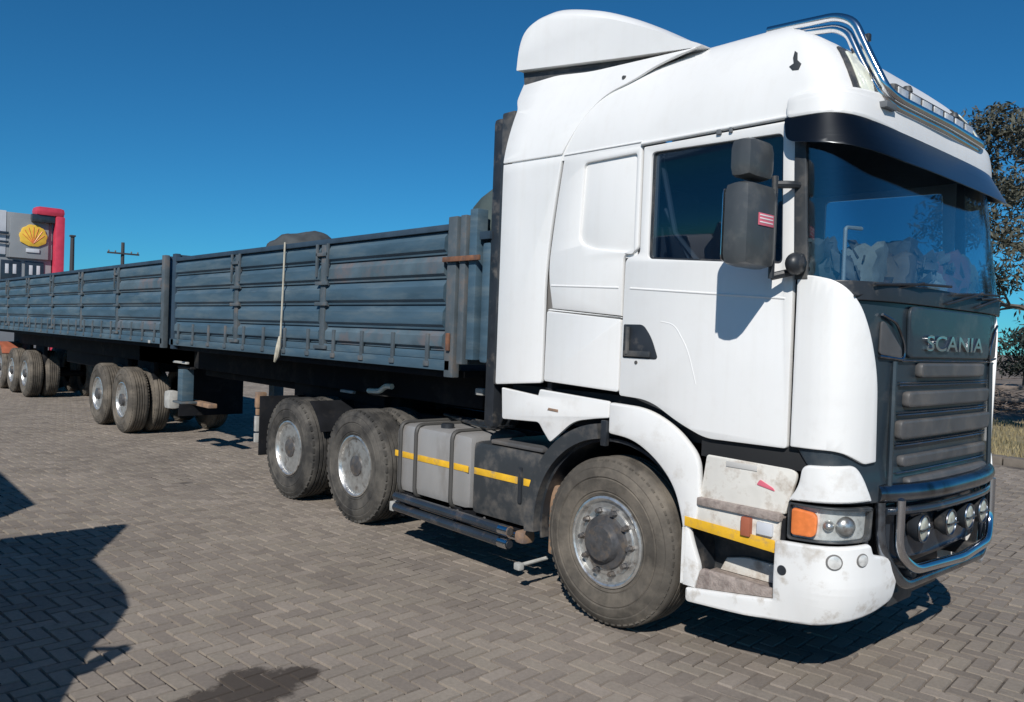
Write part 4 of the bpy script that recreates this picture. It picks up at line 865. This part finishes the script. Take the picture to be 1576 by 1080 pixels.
# ================================================================== TRAILERS
def plank_mesh(L_,h):
    """pressed steel drop-side plank: runs along +x from 0 to L_, z 0..h, face towards -y"""
    pr=[(.0,0),(-.004,.004),(-.006,h*.10),(-.030,h*.22),(-.033,h*.30),(-.030,h*.74),(-.006,h*.90),(-.002,h-.003),(.012,h-.002),(.012,.001)]
    bm=bmesh.new(); a=[bm.verts.new((0,y,z)) for y,z in pr]; b=[bm.verts.new((L_,y,z)) for y,z in pr]
    for k in range(len(pr)): bm.faces.new((a[k],a[(k+1)%len(pr)],b[(k+1)%len(pr)],b[k]))
    bm.faces.new(a); bm.faces.new(b); bmesh.ops.recalc_face_normals(bm,faces=bm.faces[:])
    me=bpy.data.meshes.new('plank'); bm.to_mesh(me); bm.free(); me.shade_smooth(); me.set_sharp_from_angle(angle=math.radians(28)); return me
PM={}
def trailer(x_front,bays,bayL,label,wheels,front_bits,wy):
    t=empty('side_trailer',(x_front,0,0),label,'trailer','blue drop-side link trailers')
    Lt=bays*bayL; Z0=1.52
    rows=[(1.655,.165),(1.822,.203),(2.027,.207),(2.236,.190),(2.428,.185)]
    for far in (0,1):
        for b in range(bays):
            x0=-Lt+b*bayL+.07; Lp=bayL-.14
            for (z,h) in rows:
                key=(round(Lp,3),h)
                if key not in PM: PM[key]=plank_mesh(Lp,h-.006); PM[key].materials.append(M['trailer'])
                if far:
                    o=link('side_plank',PM[key],None,t); o.location=(x0+Lp,2.08,z); o.rotation_euler=(0,0,PI)
                else:
                    o=link('side_plank',PM[key],None,t); o.location=(x0,.125+random.uniform(-.004,.004),z)
                    if (z,b,far)in((2.236,bays-1,0),(1.655,bays-1,0)): 
                        o.data=o.data.copy(); o.data.materials[0]=M['trailer_rust']
        yf=lambda a,b:(a,b) if not far else (2.2-b,2.2-a)
        for b in range(bays+1):
            x=-Lt+b*bayL
            w_=.075 if 0<b<bays else .06
            bm=bmesh.new(); y0,y1=yf(.095,.17); bbox(bm,x-w_*.6,x+w_*.6,y0,y1,1.50,2.66,.008)
            y0,y1=yf(.07,.094)
            if 0<b<bays:
                for z in (1.6,2.02,2.22,2.50): bbox(bm,x-w_*1.5,x+w_*1.5,y0,y1,z,z+.035,.004)
                bbox(bm,x-w_*1.55,x-w_*1.2,y0,y1,2.30,2.62,.004); bbox(bm,x+w_*1.2,x+w_*1.55,y0,y1,2.30,2.62,.004)
            finish(bm,'side_post',M['trailer_post'],t)
        y0,y1=yf(.09,.16)
        box('side_sheet',M['trailer_dark'],t,-Lt+.02,-.02,*yf(.140,.150),1.60,2.63,0)
        box('top_rail',M['trailer_dark'],t,-Lt,0,y0,y1,2.615,2.665,.006)
        y0,y1=yf(.085,.20); box('side_rail',M['trailer'],t,-Lt-.05,.05,y0,y1,1.50,1.585,.006)
        # lower hinge straps
        nb=int(bays*4); y0,y1=yf(.082,.10)
        for k in range(nb):
            x=-Lt+(k+.5)*Lt/nb
            if far: continue
            bm=bmesh.new(); bbox(bm,x-.02,x+.02,.078,.098,1.57,1.79,.004); bbox(bm,x-.035,x+.035,.07,.09,1.525,1.57,.006); finish(bm,'hinge_strap',M['trailer_post'],t)
        box('lower_plank',M['trailer'],t,-Lt+.05,-.05,*yf(.102,.118),1.588,1.652,.004)
    # end walls
    for xx,dx in ((0,1),(-Lt,-1)):
        for k in range(6):
            y=.14+k*.325; box('end_panel',M['trailer'],t,min(xx,xx+dx*.05),max(xx,xx+dx*.05),y,y+.305,1.55,2.66,.012)
        box('end_rail',M['trailer_dark'],t,xx-.04,xx+.06,.1,2.1,2.663,2.71,.006)
        for y in (.085,2.055): box('corner_post',M['trailer_dark'] if dx<0 else M['trailer_post'],t,xx-.02,xx+.09,y,y+.07,1.45,2.72,.008)
    box('deck',M['chassis'],t,-Lt,0,.16,2.04,1.44,1.50)
    # frame
    for y in (.62,1.50): box('frame_beam',M['chassis'],t,-Lt-(2.9 if front_bits else 0),-.15,y,y+.1,1.16,1.44)
    k=0
    while -Lt+.3+k*.9<-.2: box('cross_bearer',M['chassis'],t,-Lt+.3+k*.9,-Lt+.38+k*.9,.725,1.495,1.30,1.438); k+=1
    box('under_box',M['chassis'],t,-Lt*.62,-Lt*.30,.72,1.9,.90,1.34,.02)
    for x in wheels:
        wheel(t,x-x_front,wy,'trailer',True,'rubber_dusty')
        w2=wheel(t,x-x_front,2.2-wy,'trailer',False,'rubber_dusty'); w2.scale=(1,-1,1)
        bm=bmesh.new(); tubebm(bm,[(x-x_front,wy+.25,.53),(x-x_front,2.2-wy-.25,.53)],.07,10); finish(bm,'axle',M['chassis'],t)
        box('spring_hanger',M['chassis'],t,x-x_front-.4,x-x_front+.4,.66,.74,.70,1.16,.02)
    return t,Lt
t1,L1=trailer(-1.80,3,2.0,'nearer blue steel drop-side trailer coupled directly behind the white tractor',(-10.52,-11.82),True,.30)
t2,L2=trailer(-8.20,6,1.98,'rear blue steel drop-side trailer farther back, running out of the left edge',(-17.6,-18.95,-20.3),False,.36)
# extra bits on the nearer trailer (positions relative to its front end)
box('mudflap_or_shade_sheet',M['chassis'],t1,-8.10,-8.08,.98,2.05,.30,1.35)  # added dark sheet, stands in for the shade that hides the far wheel
o=box('front_pillar',M['trailer_post'],t1,.14,.21,.08,.16,1.56,2.72,.008)
box('front_pillar',M['trailer'],t1,.24,.33,.09,.20,1.60,2.76,.01)
for k in range(5): box('headboard_panel',M['trailer'],t1,.36,.46,.12+k*.39,.12+k*.39+.36,1.58,2.50,.03)
box('headboard_rail',M['trailer_dark'],t1,.35,.47,.1,2.1,2.52,2.58)
box('latch_bar',M['rust'],t1,-.05,.40,.055,.078,2.36,2.40,.006)
box('latch_bar',M['rust'],t1,.02,.06,.06,.08,1.66,1.80,.006)
tube('loading_strap',M['strapw'],t1,[(-2.77,.07,2.68),(-2.78,.068,2.2),(-2.80,.066,1.62)],.010,6)
bm=bmesh.new(); tubebm(bm,[(-2.80,.06,1.70),(-2.80,.05,1.60),(-2.83,.05,1.50),(-2.88,.05,1.43)],[.012,.028,.03,.012],8); finish(bm,'strap_ratchet',M['strapw'],t1)
for y in (.40,1.75):
    lg=box('landing_leg',M['trailer'],t1,-6.35,-6.18,y-.08,y+.08,.72,1.16,.01)
    box('landing_leg_foot',M['trailer_post'],lg,-6.42,-6.1,y-.12,y+.12,.69,.718,.006)
    box('landing_leg_brace',M['chassis'],lg,-6.5,-6.0,y-.03,y+.03,1.17,1.2)
box('coupling_beam',M['rusty_tan'],t1,-6.9,-5.7,.50,.62,.66,.72,.01)
box('air_tank',M['paper'],t1,-6.95,-6.72,.34,.50,.56,.82,.05)
box('light_bracket',M['paper'],t1,-6.5,-6.0,.30,.34,1.24,1.27,.006)
boxes('air_line_coupling',M['paper'],t1,[(-2.3,-2.05,.50,.54,1.145,1.175)],.01)
boxes('air_line_coupling',M['paper'],t1,[(-.0,.1,.40,.46,1.30,1.36)],.015)
bm=bmesh.new(); tubebm(bm,smoothpath([(-1.75,.5,1.20),(-1.55,.5,1.21),(-1.45,.5,1.27),(-1.35,.5,1.27)],.05),.028,8); finish(bm,'air_line_coupling',M['lens_warm'],t1)
arc_sheet('mudguard',M['orange_guard'],t2,.60,35,120,.22,.80,.03,14,-11.55,.56)
tr2=box('drawbar',M['chassis'],t2,-.2,2.8,.8,1.4,1.05,1.14,.02)
box('side_lamp',M['paper'],t2,-.45,-.38,.07,.084,1.50,1.54,.004)
# tarpaulins over the load: separate things lying on the trailers
def heap(name,m_,label,cx,cy,cz,rx,ry,rz_,seed,cat='tarpaulin'):
    random.seed(seed); bm=bmesh.new(); bmesh.ops.create_icosphere(bm,subdivisions=4,radius=1)
    ph=[(Vector((random.gauss(0,1),random.gauss(0,1),random.gauss(0,1)))*2.3,random.random()*6) for _ in range(9)]
    for v in bm.verts:
        n=v.co.normalized(); k=1+sum(.030*math.sin(1.8*n.dot(p)+q) for p,q in ph)+.022*abs(math.sin(n.x*9+n.y*5+2*n.z))+.022*abs(math.sin(n.z*8+n.x*6))+.012*math.sin(n.y*21-n.x*11)
        z=max(-.55,n.z*k); v.co=Vector((cx+n.x*k*rx,cy+n.y*k*ry,cz+z*rz_))
    return tag(finish(bm,name,m_,None,50),label,cat)
heap('folded_tarpaulin',M['tarp'],'grey folded tarpaulin heap resting across the nearer trailer sides, left of the loading strap',-5.40,.75,2.65,.36,.50,.25,3)
heap('rolled_tarpaulin',M['tarp_green'],'dark green tarpaulin piled up at the trailer headboard right behind the cab',-1.55,1.10,2.58,.74,.85,.50,9)
random.seed(7)

# ================================================================== vehicle left of the camera (its shadow falls into the picture)
L=empty('light_truck',(0,-4.5,0),'parked light truck out of frame at the left whose dark shadow falls on the paving','truck')
def prism(name,m_,par,prof,y0,y1,bev=.03):
    bm=bmesh.new(); a=[bm.verts.new((x,y0,z)) for x,z in prof]; b=[bm.verts.new((x,y1,z)) for x,z in prof]
    for k in range(len(prof)): bm.faces.new((a[k],a[(k+1)%len(prof)],b[(k+1)%len(prof)],b[k]))
    bm.faces.new(a); bm.faces.new(b); bmesh.ops.recalc_face_normals(bm,faces=bm.faces[:])
    bmesh.ops.bevel(bm,geom=bm.edges[:],offset=bev,segments=2,affect='EDGES'); return finish(bm,name,m_,par)
prism('cab_body',M['white'],L,[(.45,.4),(.48,1.2),(.31,1.55),(-.10,1.84),(-.22,2.02),(-.43,2.19),(-.75,2.26),(-1.55,2.29),(-2.42,2.27),(-2.85,1.87),(-2.9,.6),(-1.2,.5),(-1.2,.4)],-1.8,0)
prism('roof_wind_deflector',M['white'],L,[(-1.54,2.28),(-2.12,2.79),(-2.20,2.79),(-2.43,2.28)],-1.7,-.02,.015)
prism('cargo_box',M['wall_white'],L,[(-3.54,1.0),(-3.54,2.0),(-3.72,2.38),(-7.0,2.48),(-7.0,1.0)],-1.85,0)
box('flatbed',M['chassis'],L,-7.05,-2.95,-1.8,-.05,.85,.99)
prism('window',M['shopdark'],L,[(-.20,1.62),(-.5,2.10),(-1.35,2.12),(-1.35,1.62)],0.001,.02,.005)
prism('windscreen',M['shopdark'],L,[(.34,1.56),(.36,1.58),(-.02,1.86),(-.05,1.84)],-1.7,-.1,.004)
bm=bmesh.new(); tubebm(bm,[(-.10,-.02,1.82),(.06,.03,1.90)],.02,6); bbox(bm,.02,.11,-.02,.05,1.66,1.93,.02); finish(bm,'wing_mirror',M['black'],L)
for x in (-.45,-5.6):
    w_=wheel(L,x,.02,'trailer',False,'rubber',.42); w_.scale=(.85,-.85,.85)
    w_=wheel(L,x,-1.82,'trailer',False,'rubber',.42); w_.scale=(.85,.85,.85)
